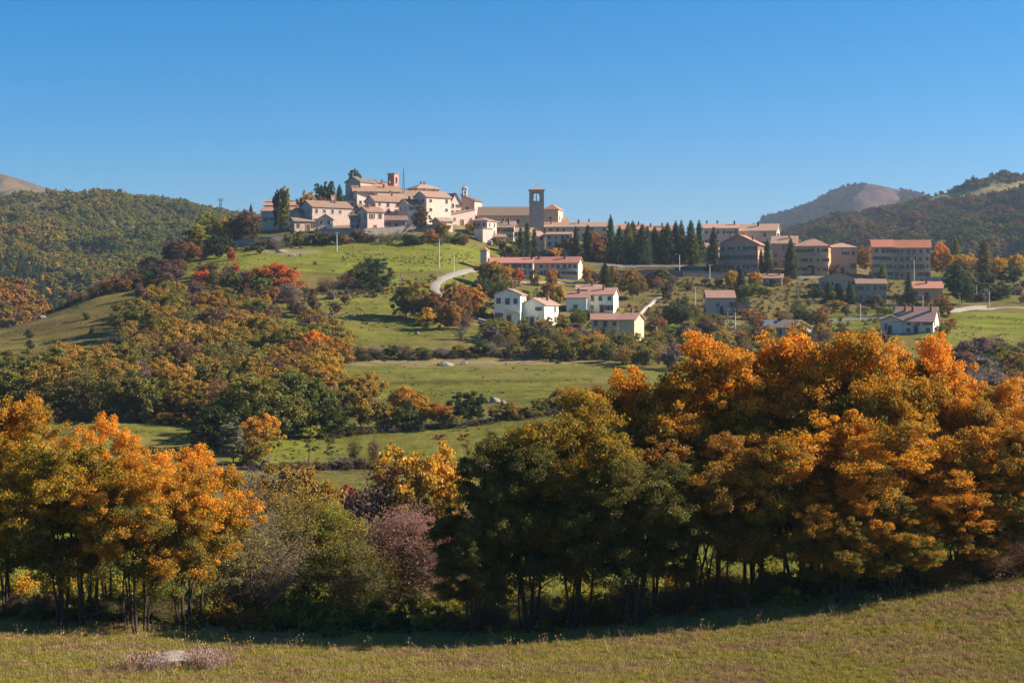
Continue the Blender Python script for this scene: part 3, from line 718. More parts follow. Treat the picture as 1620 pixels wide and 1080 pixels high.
def house(label,px0,px1,base,eave,ridge,rz=0,dep=9,D=None,roof='side',wall=STONE,rc=OLDR,mat=None,win=(3,2),side=2,shut=False,chim=2,darkch=False,ov=.45,door=True,name='stone_house',cat='house',group=None,dmin=60,ws=1.0,back=None,wskip=.16,balc=None):
    """front face seen between px0 and px1; rows of its foot, eaves and ridge; rz turns the front towards the right (deg)"""
    _hc[0]+=1; rng=random.Random(_hc[0]*13); mat=mat or M_MAS
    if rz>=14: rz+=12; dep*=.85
    lit_=rz>=14; q_=1.0 if lit_ else 1.16; wall=(min(.8,wall[0]*1.05*q_),min(.8,wall[1]*(.955 if lit_ else .92)*q_),min(.8,wall[2]*(.92 if lit_ else .78)*q_)); k_=rng.uniform(.72,1.0); rc=(rc[0]*k_,rc[1]*.88*k_,rc[2]*.76*k_); a=math.radians(rz)  # fronts not turned to the sun get lighter, warmer walls, painting in missing light
    pm=(px0+px1)/2; p=G(pm,base,dmin,D); d=p.y
    if D: p.z=-(base-HR)/K*d
    w=(px1-px0)/K*d/math.cos(a)*(1+math.tan(a)*(pm-CX)/K*-1)
    h=(HR-eave)/K*d-p.z
    rd=d+(dep/2 if roof in('side','hip') else 0)
    r=(HR-ridge)/K*rd-p.z-h if roof not in('flat',) else 0
    r=max(r,.3)
    root=empty(name,(p.x,p.y,p.z),a); tag(root,label,cat,group)
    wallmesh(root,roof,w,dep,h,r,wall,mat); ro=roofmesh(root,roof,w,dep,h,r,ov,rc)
    nc,nr=win
    if nc and nr:
        sh=h/nr
        for j in range(nr):
            for i in range(nc):
                if rng.random()<wskip or (j==0 and i==nc//2 and door): continue
                x=-w/2+w*(i+.5)/nc+rng.uniform(-.15,.15); z=sh*(j+.56)
                hh=min(1.0,sh/2.3)*ws*(rng.uniform(.6,1.1)); window(root,x,-.012,z+rng.uniform(-.12,.12),0,rng.uniform(.75,1.05)*ws,hh,rng.random()<(.8 if shut else .35))
        for s in (-1,1):
            for j in range(nr):
                for i in range(side):
                    if rng.random()<.25: continue
                    y=dep*(i+.5)/side; window(root,s*(w/2+.012),y,sh*(j+.56),s*math.pi/2,.9*ws,min(1,sh/2.3)*ws*.95,shut)
    if door: link('door',ME_DOOR,root,(rng.uniform(-.1,.1)*w,-.05,0),(0,0,0))
    for i in range(chim):
        u=(i+.5)/chim+rng.uniform(-.12,.12); x=-w/2+w*u
        if roof=='side': y=dep*rng.choice((.34,.6)); z=h+r*(1-abs(y-dep/2)/(dep/2))
        elif roof=='gable': y=dep*rng.uniform(.3,.7); z=h+r*(1-abs(x)/(w/2))
        elif roof=='hip': x=rng.uniform(-.15,.15)*w; y=dep*.5; z=h+r*.8
        else: y=dep*.5; z=h+r*.5
        link('chimney',ME_CHD if darkch else ME_CH,root,(x,y,z))
    if balc:
        for (u0,u1,lev) in balc:
            x0,x1=-w/2+w*u0,-w/2+w*u1; z=h*lev; b=MB(); b.box(((x0+x1)/2,-.65,z),(x1-x0,1.3,.18))
            bo=b.build('balcony',[M_CONC],root); q=MB(); q.box(((x0+x1)/2,-1.27,z+1.0),(x1-x0,.06,.07)); q.box(((x0+x1)/2,-1.27,z+.55),(x1-x0,.04,.05))
            n=max(3,int((x1-x0)/.35))
            for i in range(n+1): q.box((x0+(x1-x0)*i/n,-1.27,z+.54),(.04,.04,.95))
            q.build('railing',[M_METAL],bo)
    root['w']=w; root['h']=h; root['d']=dep; root['r']=r
    return root
def quoins(root,n=7):
    pass
def pole(px,base,top,lamp=False,wood=False,label='',D=None,dmin=300,arm=0):
    p=G(px,base,dmin,D); h=(base-top)/K*p.y; name='street_lamp' if lamp else 'utility_pole'
    o=empty(name,p); tag(o,label,'street lamp' if lamp else 'pole'); m=M_WOODP if wood else M_CONC
    b=MB(); b.tube((0,0,-.5),(0,0,h),.17,.11,8); b.build('pole',[m],o)
    if lamp:
        b=MB(); b.tube((0,0,h-.15),(arm or -.9,0,h+.2),.05,.045,6); b.build('arm',[M_METAL],o)
        b=MB(); b.box(((arm or -.9)-.25,0,h+.2),(.75,.3,.16),top=.8); b.build('lamp_head',[M_LAMP],o)
    else:
        b=MB(); b.box((0,0,h-.35),(1.3,.1,.1)); b.build('crossarm',[m],o)
        for x in (-.55,0,.55):
            b=MB(); b.tube((x,0,h-.3),(x,0,h-.08),.05,.04,6); b.build('insulator',[M_WHITE],o)
    return o
def ribbon(name,label,pts,width,mat,up=.12,dmin=60,kind='structure',Ds=None):
    P=[G(x,r,dmin,(Ds[i] if Ds else None)) for i,(x,r) in enumerate(pts)]
    XY=[(p.x,p.y) for p in P]; fine=[]
    for i in range(len(XY)-1):
        a=Vector(XY[max(0,i-1)]);b=Vector(XY[i]);c=Vector(XY[i+1]);d=Vector(XY[min(len(XY)-1,i+2)]); n=max(2,int((c-b).length/1.5))
        for k in range(n):
            t=k/n; fine.append(.5*((2*b)+(-a+c)*t+(2*a-5*b+4*c-d)*t*t+(-a+3*b-3*c+d)*t**3))
    fine.append(Vector(XY[-1])); V=[];F=[]
    m=5
    for i,q in enumerate(fine):
        t=(fine[min(i+1,len(fine)-1)]-fine[max(i-1,0)]).normalized(); nrm=Vector((-t.y,t.x))
        for j in range(m):
            u=(j/(m-1)-.5)*width*(1+.06*math.sin(i*1.7)); x,y=q.x+nrm.x*u,q.y+nrm.y*u; V.append((x,y,gz(x,y)+up-(0.3 if j in(0,m-1) else 0)))
    for i in range(len(fine)-1):
        for j in range(m-1): F.append((i*m+j,i*m+j+1,(i+1)*m+j+1,(i+1)*m+j))
    o=link(name,npmesh(name,V,F,[mat],smooth=True)); o['kind']=kind; o['label']=label; return o
def longwall(label,pts,h,mat=M_MAS,col=GREYW,th=.5,name='stone_wall',cat='wall',dmin=60,step=3.0,Ds=None,cap=True):
    P=[G(x,r,dmin,(Ds[i] if Ds else None)) for i,(x,r) in enumerate(pts)]; root=empty(name,P[0]); tag(root,label,cat)
    b=MB(); c=MB()
    for i in range(len(P)-1):
        n=max(1,int((P[i+1]-P[i]).length/step))
        for k in range(n):
            a=P[i].lerp(P[i+1],k/n); e=P[i].lerp(P[i+1],(k+1)/n); za,ze=gz(a.x,a.y),gz(e.x,e.y); t=(e-a); t.z=0; t.normalize(); nn=Vector((-t.y,t.x,0))*th/2
            o=P[0]
            def q(v,z,s): w=v+nn*s-o; return (w.x,w.y,z-o.z)
            lo=min(za,ze)-1.2; hz=max(0,0)
            A=[q(a,lo,-1),q(e,lo,-1),q(e,lo,1),q(a,lo,1)]; B=[q(a,za+h,-1),q(e,ze+h,-1),q(e,ze+h,1),q(a,za+h,1)]
            for u in range(4):
                v=(u+1)%4; b.poly([A[u],A[v],B[v],B[u]])
            b.poly(B)
            if cap: c.slab([q(a,za+h+.14,-1.25),q(e,ze+h+.14,-1.25),q(e,ze+h+.14,1.25),q(a,za+h+.14,1.25)],.12)
    w=b.build('wall_body',[mat],root); w.color=(*col,1)
    if cap: k=c.build('coping',[mat],root); k.color=(*[x*1.15 for x in col],1)
    return root
def rock(px,row,wpx,hpx,label,dmin=60,seed=0,D=None,flat=.6,col=(.42,.37,.32),group=None):
    rng=np.random.default_rng(seed+900); p=G(px,row,dmin,D); w=wpx/K*p.y/2; h=hpx/K*p.y
    import bmesh
    bm=bmesh.new(); bmesh.ops.create_icosphere(bm,subdivisions=3,radius=1)
    pl=[(Vector(rng.normal(size=3)).normalized(),rng.uniform(.55,.9)) for _ in range(14)]
    for v in bm.verts:
        for n,dd in pl:
            e=v.co.dot(n)-dd
            if e>0: v.co-=n*e*.85
        v.co+=Vector(rng.normal(0,.02,3)); v.co.x*=w; v.co.y*=w*.8; v.co.z*=h*1.2
    me=bpy.data.meshes.new('rock'); bm.to_mesh(me); bm.free(); me.materials.append(M_ROCK)
    o=link('rock',me,None,(p.x,p.y,p.z+h*.05),(0,0,rng.uniform(-.4,.4))); tag(o,label,'rock',group); return o
def vehicle(px,base,label,col,kind='car',rz=0,D=None,dmin=300,sc=1.0,name=None):
    p=G(px,base,dmin,D); o=empty(name or('parked_'+kind),(p.x,p.y,p.z+.05),math.radians(rz)); o.scale=(sc,)*3; tag(o,label,kind)
    b=MB()
    if kind=='van': prof=[(-2.6,.35),(2.6,.35),(2.65,1.0),(1.75,1.25),(1.2,2.15),(-2.55,2.2),(-2.65,1.2)]; W2=.95
    else: prof=[(-2.05,.3),(2.05,.3),(2.1,.72),(1.15,.92),(.55,1.42),(-1.1,1.45),(-1.75,.98),(-2.1,.9)]; W2=.85
    n=len(prof); A=[(x,-W2,z) for x,z in prof]; B=[(x,W2,z) for x,z in prof]
    b.poly(A); b.poly(B[::-1])
    for i in range(n): j=(i+1)%n; b.poly([A[i],B[i],B[j],A[j]])
    m=princ('paint_%s'%label[:12].replace(' ','_'),col,.35,spec=.5); b.build('body',[m],o)
    gl=[(.6,1.75,2.35,1.55,1.9)] if kind=='van' else None
    g=MB()
    if kind=='van': wins=[[(.35,1.3),(1.55,1.3),(1.1,2.0),(.35,2.0)]]; ws=[(1.78,1.28),(1.24,2.1)]
    else: wins=[[(-1.5,1.0),(-.25,1.0),(-.25,1.36),(-1.0,1.36)],[(-.15,1.0),(.95,1.0),(.5,1.36),(-.15,1.36)]]; ws=[(1.13,.96),(.57,1.4)]
    for q in wins:
        for s in (-1,1): pts=[(x,s*(W2+.01),z) for x,z in q]; g.poly(pts if s<0 else pts[::-1])
    (x0,z0),(x1,z1)=ws; g.poly([(x0+.02,-W2*.88,z0),(x0+.02,W2*.88,z0),(x1+.02,W2*.8,z1),(x1+.02,-W2*.8,z1)])
    g.build('window',[M_GLASS],o)
    for x in ((-1.7,1.7) if kind=='van' else (-1.3,1.3)):
        for s in (-1,1):
            b=MB(); b.tube((x,s*(W2-.12),.33),(x,s*(W2+.04),.33),.33,.33,14); wv=b.build('wheel',[M_TYRE],o)
            b=MB(); b.tube((x,s*(W2+.03),.33),(x,s*(W2+.06),.33),.18,.18,10); b.build('rim',[M_METAL],wv)
    return o
def belltower(label,px0,px1,base,open0,open1,eave,apex,rz=0,D=None,wall=STONE,rc=OLDR,roof=True,nopen=1,frac=.42):
    pm=(px0+px1)/2; p=G(pm,base,60,D); d=p.y
    if D: p.z=-(base-HR)/K*d
    a=math.radians(rz); w=(px1-px0)/K*d/(abs(math.cos(a))+abs(math.sin(a))) if abs(rz)>8 else (px1-px0)/K*d
    zz=lambda row:(HR-row)/K*d-p.z
    o=empty('bell_tower',(p.x,p.y+w/2,p.z),a); tag(o,label,'tower')
    b=MB(); b.box((0,0,(zz(open0)-6)/2),(w,w,zz(open0)+6)); s=b.build('shaft',[M_MAS],o); s.color=(*wall,1)
    b=MB(); b.box((0,0,zz(open0)+.1),(w+.35,w+.35,.25)); s=b.build('string_course',[M_MAS],o); s.color=(*[x*.9 for x in wall],1)
    z0,z1=zz(open0)+.22,zz(open1); t=w*(1-frac)/2
    for i in (-1,1):
        for j in (-1,1):
            b=MB(); b.box((i*(w-t)/2,j*(w-t)/2,(z0+z1)/2),(t,t,z1-z0)); s=b.build('pier',[M_MAS],o); s.color=(*wall,1)
    # arched heads: a band whose lower edge is a half circle on each face
    b=MB(); g=w-2*t; z2=zz(eave); rr=g/2
    for k in range(4):
        an=k*math.pi/2; ca,sa=math.cos(an),math.sin(an)
        def T(x,y,z): return (x*ca-y*sa,x*sa+y*ca,z)
        n=8
        for yy,fl in ((-w/2,1),(-w/2+t,-1)):
            prev=None
            for i in range(n+1):
                th=math.pi*i/n; x=-math.cos(th)*rr; z=z1-rr*.9+math.sin(th)*rr*.9
                if prev: b.poly([T(prev[0],yy,prev[1]),T(x,yy,z),T(x,yy,z1+.01),T(prev[0],yy,z1+.01)])
                prev=(x,z)
    b.box((0,0,(z1+z2)/2),(w+.01,w+.01,z2-z1)); s=b.build('belfry_head',[M_MAS],o); s.color=(*wall,1)
    b=MB(); b.box((0,0,z2+.12),(w+.6,w+.6,.24)); s=b.build('cornice',[M_MAS],o); s.color=(*[x*.85 for x in wall],1)
    if roof:
        b=MB(); W2=w/2+.45; zt=z2+.25; A=[(-W2,-W2,zt),(W2,-W2,zt),(W2,W2,zt),(-W2,W2,zt)]; ap=(0,0,zz(apex))
        for i in range(4): b.poly([A[i],A[(i+1)%4],ap])
        b.poly(A[::-1]); s=b.build('roof',[M_ROOF],o); s.color=(*rc,1)
        b=MB(); b.tube((0,0,zz(apex)-.1),(0,0,zz(apex)+1.4),.05,.04,6); b.box((0,0,zz(apex)+1.0),(.6,.06,.06)); b.build('cross',[M_METAL],o)
    if roof:
        for j in (-1,1):
            b=MB(); b.tube((0,j*(w-t)/2,z0),(0,j*(w-t)/2,z1-.2),.13,.11,8); s=b.build('colonnette',[M_MAS],o); s.color=(*wall,1)
    b=MB(); zc=z0+(z1-z0)*.45
    prof=[(.0,.75),(.22,.72),(.3,.4),(.36,.15),(.5,0)]
    for i in range(len(prof)-1):
        b.tube((0,0,zc+prof[i][1]),(0,0,zc+prof[i+1][1]),max(.02,prof[i][0]),prof[i+1][0],10,cap=False)
    b.tube((0,0,zc+.7),(0,0,z1),.04,.04,5); b.build('bell',[M_METAL],o)
    return o
# ------------------------------------------------------------------ roads, walls
ribbon('road','pale gravel road climbing between the meadow and the village',[(712,492),(700,480),(692,468),(689,452),(700,441),(722,433),(752,428),(790,440),(830,447),(890,447),(940,446)],4.0,M_ROAD,dmin=380)
ribbon('lane','pale lane climbing the right side of the white house garden',[(1000,508),(1014,494),(1030,480),(1043,470)],2.2,M_ROAD,dmin=380)
ribbon('street','grey street passing the white van below the low pink house',[(1085,520),(1120,514),(1165,512),(1205,517),(1245,522),(1290,512),(1340,505),(1392,503),(1440,506)],6,M_ASPH,dmin=360)
ribbon('valley_road','pale road along the top of the right pasture',[(1480,500),(1510,492),(1545,489),(1580,487),(1625,487),(1720,487)],3.6,M_ROAD,dmin=400)
ribbon('farm_track','earth track across the foot of the green fields',[(200,741),(330,740),(450,738),(560,738),(680,739),(790,739),(900,738)],2.2,princ('track_earth',(.17,.11,.08),.95,nscale=.5,namp=.35),dmin=120)
ribbon('upper_street','asphalt street, dark for the spruce shade, under the spruce row and the balcony house',[(950,418),(1040,421),(1110,425),(1160,433),(1240,440),(1330,440),(1400,444)],6,M_ASPH,dmin=460)  # street whose dark asphalt also stands for the shade under the spruces
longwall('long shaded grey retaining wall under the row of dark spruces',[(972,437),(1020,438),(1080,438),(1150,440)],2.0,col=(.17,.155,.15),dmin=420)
longwall('curved pale wall beside the white terraced house',[(757,510),(772,514),(795,518),(816,520)],1.0,col=(.6,.55,.48),dmin=380,step=2)
longwall('pale garden wall climbing beside the lane',[(1006,505),(1020,491),(1036,478)],.6,col=(.4,.36,.31),dmin=380,step=2)
longwall('old retaining wall in front of the hilltop houses',[(497,374),(540,374),(575,373),(618,371),(661,366),(700,368)],2.4,col=(.27,.225,.19),dmin=420)
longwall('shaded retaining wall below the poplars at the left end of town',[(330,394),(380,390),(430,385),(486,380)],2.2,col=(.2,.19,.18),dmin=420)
longwall('low stone wall along the road above the right pasture',[(1500,494),(1530,491),(1560,489)],1.0,col=(.36,.3,.26),dmin=400)
longwall('long low street wall in front of the ochre flats',[(1440,443),(1500,444),(1560,447)],1.0,col=(.45,.4,.34),dmin=430)

# ------------------------------------------------------------------ old town on the hill
H=house
H('low stone house with pale pink roof at the left end of the old town',412,474,362,334,328,rz=-4,dep=9,win=(5,1),wall=(.40,.37,.36),rc=(.52,.34,.25),chim=1)
H('stone house with a pale ridge rising behind the poplars',418,474,345,325,318,rz=0,dep=8,win=(4,1),rc=(.50,.34,.26),door=False)
H('narrow two-roofed stone house right of the poplars',475,497,360,337,331,rz=22,dep=7,win=(2,1),rc=OLDR,wall=STONE)
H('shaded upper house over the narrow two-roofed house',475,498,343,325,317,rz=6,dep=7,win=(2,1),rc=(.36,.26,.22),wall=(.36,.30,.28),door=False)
H('long three-storey stone house with a broad brown roof',499,553,358,328,319,rz=24,dep=11,win=(5,2),rc=(.33,.23,.18),wall=(.50,.42,.36),chim=2)
H('small gabled house with a porch ledge below the long stone house',503,526,369,347,339,rz=12,dep=7,roof='gable',win=(2,2),side=1,wall=(.56,.46,.40),chim=0)
H('low house with orange roof left of the dark gable',500,530,330,318,312,rz=6,dep=8,win=(3,1),rc=(.50,.30,.2),door=False)
H('pale house with wide tan roof under the dark gable',527,574,332,317,310,rz=10,dep=9,win=(4,1),rc=(.48,.32,.22),wall=(.58,.48,.40),door=False)
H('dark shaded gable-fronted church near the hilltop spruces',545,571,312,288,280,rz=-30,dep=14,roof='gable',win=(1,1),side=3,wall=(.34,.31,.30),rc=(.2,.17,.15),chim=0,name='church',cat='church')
H('long house with a salmon red roof left of the red clock tower',569,614,308,299,288,rz=14,dep=12,win=(5,1),rc=(.56,.26,.19),wall=PINK,door=False,chim=2)
H('wide tan-roofed house across the top of the town',560,632,322,303,295,rz=10,dep=9,win=(6,1),rc=(.42,.28,.2),wall=(.42,.33,.30),door=False)
H('white plastered gable end under the wide tan roof',566,588,330,312,304,rz=16,dep=7,roof='shed_left',win=(2,1),wall=(.75,.66,.54),mat=M_PLAS,chim=0,door=False)
H('pale house peeking between the tower and the hip-roofed villa',632,662,322,310,302,rz=14,dep=8,win=(3,1),rc=(.34,.25,.2),wall=PINK,door=False)
H('hip-roofed villa with deep eaves on the crest of the town',662,694,318,299,293,rz=24,dep=9,roof='hip',win=(4,1),ov=.9,wall=(.66,.56,.47),rc=(.5,.36,.26),door=False,mat=M_PLAS)
H('tall pale four-storey palazzo with a large bare front',676,712,354,312,304,rz=24,dep=10,win=(3,3),wskip=.45,wall=(.70,.58,.49),rc=(.42,.3,.23),door=False,mat=M_PLAS)
H('narrow pale house at the right shoulder of the palazzo',713,729,342,321,306,rz=20,dep=8,roof='gable',win=(2,2),side=1,wall=(.66,.54,.46),rc=(.42,.24,.18),door=False,mat=M_PLAS)
H('long pink three-storey terrace in the middle of town',596,647,350,319,311,rz=22,dep=9,win=(4,3),wall=(.66,.50,.44),rc=(.40,.27,.21),wskip=.05,mat=M_PLAS,chim=2)
H('cream house with a sagging brown roof right of the pink terrace',647,677,354,323,316,rz=20,dep=9,win=(3,2),wall=(.66,.56,.48),rc=(.36,.26,.2),mat=M_PLAS)
H('small pink house with a loggia and a dark arch at its foot',583,606,366,335,328,rz=26,dep=8,roof='side',win=(2,2),wall=(.62,.45,.38),rc=(.35,.22,.18),mat=M_PLAS,ws=1.3)
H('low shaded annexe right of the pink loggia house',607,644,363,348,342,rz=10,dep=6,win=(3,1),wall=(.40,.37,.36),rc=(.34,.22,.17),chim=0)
H('sloping pink ramp building below the chapel',714,751,357,340,331,rz=20,dep=9,roof='shed_right',win=(3,1),wall=(.62,.49,.43),rc=(.5,.4,.33),chim=0,mat=M_PLAS,ws=.8)
ch=H('tall chapel with a slanting roof and small bell gable on top',729,751,345,318,308,rz=-24,dep=7,roof='shed_left',win=(1,1),side=1,wall=(.46,.38,.35),rc=(.16,.14,.13),chim=0,name='chapel',cat='chapel',door=False)
b=MB(); w_,h_,r_=ch['w'],ch['h'],ch['r']; zb=h_+r_*.75
for x in (-.75,.75): b.box((-w_/2+1.3+x,.6,zb+1.3),(.5,.7,2.8))
b.box((-w_/2+1.3,.6,zb+2.9),(2.3,.8,.5)); b.slab([(-w_/2,.1,zb+3.2),(-w_/2+1.3,.1,zb+4.1),(-w_/2+1.3,1.1,zb+4.1),(-w_/2,1.1,zb+3.2)],.2); b.slab([(-w_/2+1.303,.1,zb+4.1),(-w_/2+2.6,.1,zb+3.2),(-w_/2+2.6,1.1,zb+3.2),(-w_/2+1.303,1.1,zb+4.1)],.2)
o=b.build('bell_gable',[M_MAS],ch); o.color=(.5,.4,.34,1)
b=MB(); b.tube((-w_/2+1.3,.6,zb+1.3),(-w_/2+1.3,.6,zb+2.0),.36,.12,8); b.build('bell',[M_METAL],ch)
b=MB(); b.tube((-w_/2+1.3,.6,zb+4),(-w_/2+1.3,.6,zb+5.4),.05,.03,5); b.box((-w_/2+1.3,.6,zb+5),(.5,.05,.06)); b.build('cross',[M_METAL],ch)
belltower('red brick clock tower with a flat top above the old town',613,630,305,290,280,275,273,rz=-30,wall=(.44,.23,.18),roof=False,frac=.45)
H('long church nave with a low brown roof beside the square bell tower',756,846,362,341,328,rz=-3,dep=13,win=(5,1),wall=(.48,.41,.36),rc=(.30,.23,.17),chim=0,name='church',cat='church',door=False,wskip=.3,side=1)
belltower('tall square stone bell tower with open arches and pyramid roof',837.5,860.5,366,319,304,301,295,rz=0,D=604,wall=(.33,.27,.225),rc=(.42,.28,.19),frac=.42)
H('octagonal-looking stone transept with orange hip roof right of the bell tower',860,883,362,332,324,rz=-14,dep=9,roof='hip',win=(1,1),wall=(.50,.40,.34),rc=(.52,.27,.17),chim=0,name='church_transept',cat='church',door=False)
H('low orange-roofed lean-to behind the long tan-roofed row',880,898,362,351,345,rz=0,dep=7,win=(1,1),rc=(.52,.27,.18),chim=0,door=False)
H('square house with a bright cream side wall above the green slope',743,771,374,350,345,rz=-25,dep=8,roof='hip',win=(3,2),wall=(.44,.38,.36),rc=(.42,.31,.25),chim=0)
H('cream block with a sunlit right wall under the church nave',764,779,386,362,359,rz=20,dep=7,roof='flat',win=(0,0),wall=(.75,.65,.55),mat=M_PLAS,chim=0,rc=(.5,.42,.36),door=False)
H('grey house with terraces below the church nave',784,812,378,360,355,rz=-6,dep=8,win=(3,2),wall=(.36,.33,.33),rc=(.34,.26,.22))
H('pale house half hidden behind the dark cypresses',806,846,384,367,361,rz=10,dep=8,win=(3,2),wall=(.5,.44,.41),rc=(.46,.36,.29))
H('long grey building with a pale tan roof and lit right gable',845,960,378,359,352,rz=-8,dep=10,win=(11,2),side=2,wall=(.42,.37,.34),rc=(.52,.36,.28),chim=3)
H('cream three-storey house standing in front of the long grey building',864,905,402,371,367,rz=-8,dep=6,win=(4,3),side=1,wall=(.55,.44,.38),rc=(.5,.36,.3),chim=0,roof='shed_back')
H('sunlit cream house beside the cypresses below the long grey building',838,862,396,373,366,rz=24,dep=7,win=(2,2),wall=(.72,.62,.52),rc=(.48,.34,.26),mat=M_PLAS)
H('long orange-tiled house behind the left part of the spruce row',976,1018,386,363,355,rz=-6,dep=10,win=(5,2),wall=(.56,.42,.34),rc=(.58,.35,.25),chim=2)
H('orange-tiled house behind the right part of the spruce row',1019,1064,388,365,357,rz=-8,dep=10,win=(5,2),wall=(.62,.46,.36),rc=(.56,.33,.24),chim=3)
H('long house with tan tiled roof and dark chimneys right of the spruce row',1114,1168,390,361,354,rz=-6,dep=10,win=(6,2),wall=(.44,.40,.39),rc=(.55,.37,.28),chim=3,darkch=True)
H('tall blank house with tan roof and bright right gable',1170,1226,392,365,355,rz=-16,dep=11,win=(5,2),wskip=.4,wall=(.50,.40,.33),rc=(.56,.38,.28),chim=1,darkch=True)
H('brown gable-fronted apartment house with two rows of balconies',1141,1196,430,386,371,rz=-20,dep=11,roof='gable',win=(5,3),side=3,wall=(.44,.30,.25),rc=(.48,.24,.19),mat=M_PLAS,chim=2,ov=.8,balc=[(.12,.8,.36),(.12,.8,.66)],shut=True,wskip=0)
H('house with a tan roof behind the tall garden spruce',1222,1258,424,385,374,rz=-14,dep=10,win=(3,3),wall=(.42,.34,.28),rc=(.56,.38,.29),chim=2)
H('ochre house with shaded blue balconies and an orange corner',1259,1308,434,390,379,rz=-16,dep=10,roof='hip',win=(5,3),wall=(.48,.34,.22),rc=(.56,.33,.25),mat=M_PLAS,ov=.7,balc=[(.1,.98,.34),(.1,.98,.62)],chim=1,wskip=0)
H('grey-pink house with a pale hip roof left of the round orange tree',1308,1354,432,392,385,rz=-8,dep=10,roof='hip',win=(4,2),wall=(.46,.36,.32),rc=(.5,.37,.28),chim=1,mat=M_PLAS)
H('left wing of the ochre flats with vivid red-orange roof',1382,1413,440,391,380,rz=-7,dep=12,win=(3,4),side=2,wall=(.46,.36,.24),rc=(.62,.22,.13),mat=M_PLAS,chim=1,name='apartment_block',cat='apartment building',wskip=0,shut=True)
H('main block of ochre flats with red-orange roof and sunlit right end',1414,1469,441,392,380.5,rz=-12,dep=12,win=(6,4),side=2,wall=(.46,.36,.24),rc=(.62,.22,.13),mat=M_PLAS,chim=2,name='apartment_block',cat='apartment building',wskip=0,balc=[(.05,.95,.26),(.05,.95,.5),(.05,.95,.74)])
H('two-storey ochre house with low roof below the ochre flats',1357,1401,479,449,442,rz=-7,dep=9,win=(4,2),wall=(.40,.32,.25),rc=(.42,.27,.22),mat=M_PLAS,chim=1)
H('small house with bright orange roof right of the dark garden conifer',1446,1489,473,456,446,rz=-10,dep=9,win=(4,1),wall=(.50,.36,.27),rc=(.62,.28,.19),mat=M_PLAS,chim=1)
H('low brown-roofed house behind the garden conifers',1298,1352,458,441,431,rz=-14,dep=9,roof='gable',win=(4,1),wall=(.40,.32,.27),rc=(.42,.29,.23),mat=M_PLAS,chim=1)
H('bluish shaded house with twin mauve roofs above the orange treetops',1420,1470,527,508,486,rz=-24,dep=10,win=(4,2),wall=(.52,.50,.50),rc=(.46,.28,.24),mat=M_PLAS,chim=3,side=2)
H('low bluish annexe with dark roof left of the twin-roofed house',1396,1424,528,507,500,rz=-24,dep=8,roof='gable',win=(2,1),wall=(.48,.47,.48),rc=(.16,.14,.15),mat=M_PLAS,chim=0)
H('low pink-roofed cottage in the middle of the gardens',1119,1162,496,471,460,rz=-2,dep=9,win=(4,1),wall=(.44,.36,.33),rc=(.54,.31,.26),mat=M_PLAS,chim=0)
H('small stone lean-to right of the pink-roofed cottage',1168,1184,500,485,478,rz=0,dep=5,roof='shed_left',win=(1,1),wall=(.3,.25,.22),rc=(.25,.2,.18),chim=0,door=False)
H('pale shed with a tan roof peeking over the orange treetops',1242,1289,532,518,507,rz=22,dep=7,roof='gable',win=(2,1),side=1,wall=(.60,.50,.42),rc=(.46,.33,.26),mat=M_PLAS,chim=0,name='shed',cat='shed')
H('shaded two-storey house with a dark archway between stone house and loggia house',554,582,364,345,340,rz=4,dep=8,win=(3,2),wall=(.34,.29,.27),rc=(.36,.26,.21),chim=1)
H('lit stone house wall under the narrow two-roofed house',468,500,365,350,345,rz=14,dep=7,win=(3,1),wall=(.55,.44,.38),rc=(.40,.28,.21),chim=0)
H('tan-roofed house stepped above the pink terrace',600,640,326,312,307,rz=16,dep=8,win=(4,1),wall=(.60,.48,.42),rc=(.42,.3,.22),chim=1,door=False)
H('pale house stepped under the hip-roofed villa',650,680,334,318,312,rz=18,dep=8,win=(3,1),wall=(.62,.52,.45),rc=(.38,.28,.22),chim=1,door=False)
H('orange house with brown roof stepped behind the loggia house',572,600,345,330,325,rz=14,dep=8,win=(2,1),wall=(.56,.40,.33),rc=(.38,.25,.19),chim=1,door=False)
H('cream house at the left foot of the chapel ramp',697,716,366,350,345,rz=20,dep=7,win=(2,1),wall=(.62,.52,.44),rc=(.42,.3,.24),chim=0,mat=M_PLAS)
H('low pink annexe below the square house on the green slope',776,800,388,375,371,rz=10,dep=6,win=(2,1),wall=(.5,.38,.34),rc=(.42,.28,.24),chim=0)
H('small tan-roofed house squeezed beside the two-roofed house',521,548,344,333,328,rz=16,dep=6,win=(2,1),rc=(.44,.3,.22),door=False,D=588)
H('tall narrow pink house between the pink terrace and the palazzo',655,674,345,326,319,rz=18,dep=7,roof='gable',win=(2,2),side=1,wall=(.62,.47,.41),rc=(.4,.27,.2),mat=M_PLAS,door=False,D=585)
H('brown-roofed house under the red clock tower',606,634,318,306,301,rz=16,dep=7,win=(3,1),wall=(.56,.44,.38),rc=(.4,.25,.19),door=False,D=642)
H('low pink house between the square house and the long grey building',786,812,368,356,351,rz=-10,dep=7,win=(3,1),wall=(.52,.4,.36),rc=(.46,.31,.25),door=False,D=590)
H('small ochre house stepped between the spruces and the balcony house',1108,1136,404,391,385,rz=-10,dep=8,win=(3,1),wall=(.5,.38,.28),rc=(.52,.33,.24),D=590)
H('pink house low beside the brown-roofed garden house',1205,1236,452,440,434,rz=-12,dep=7,win=(3,1),wall=(.52,.38,.33),rc=(.5,.3,.23))
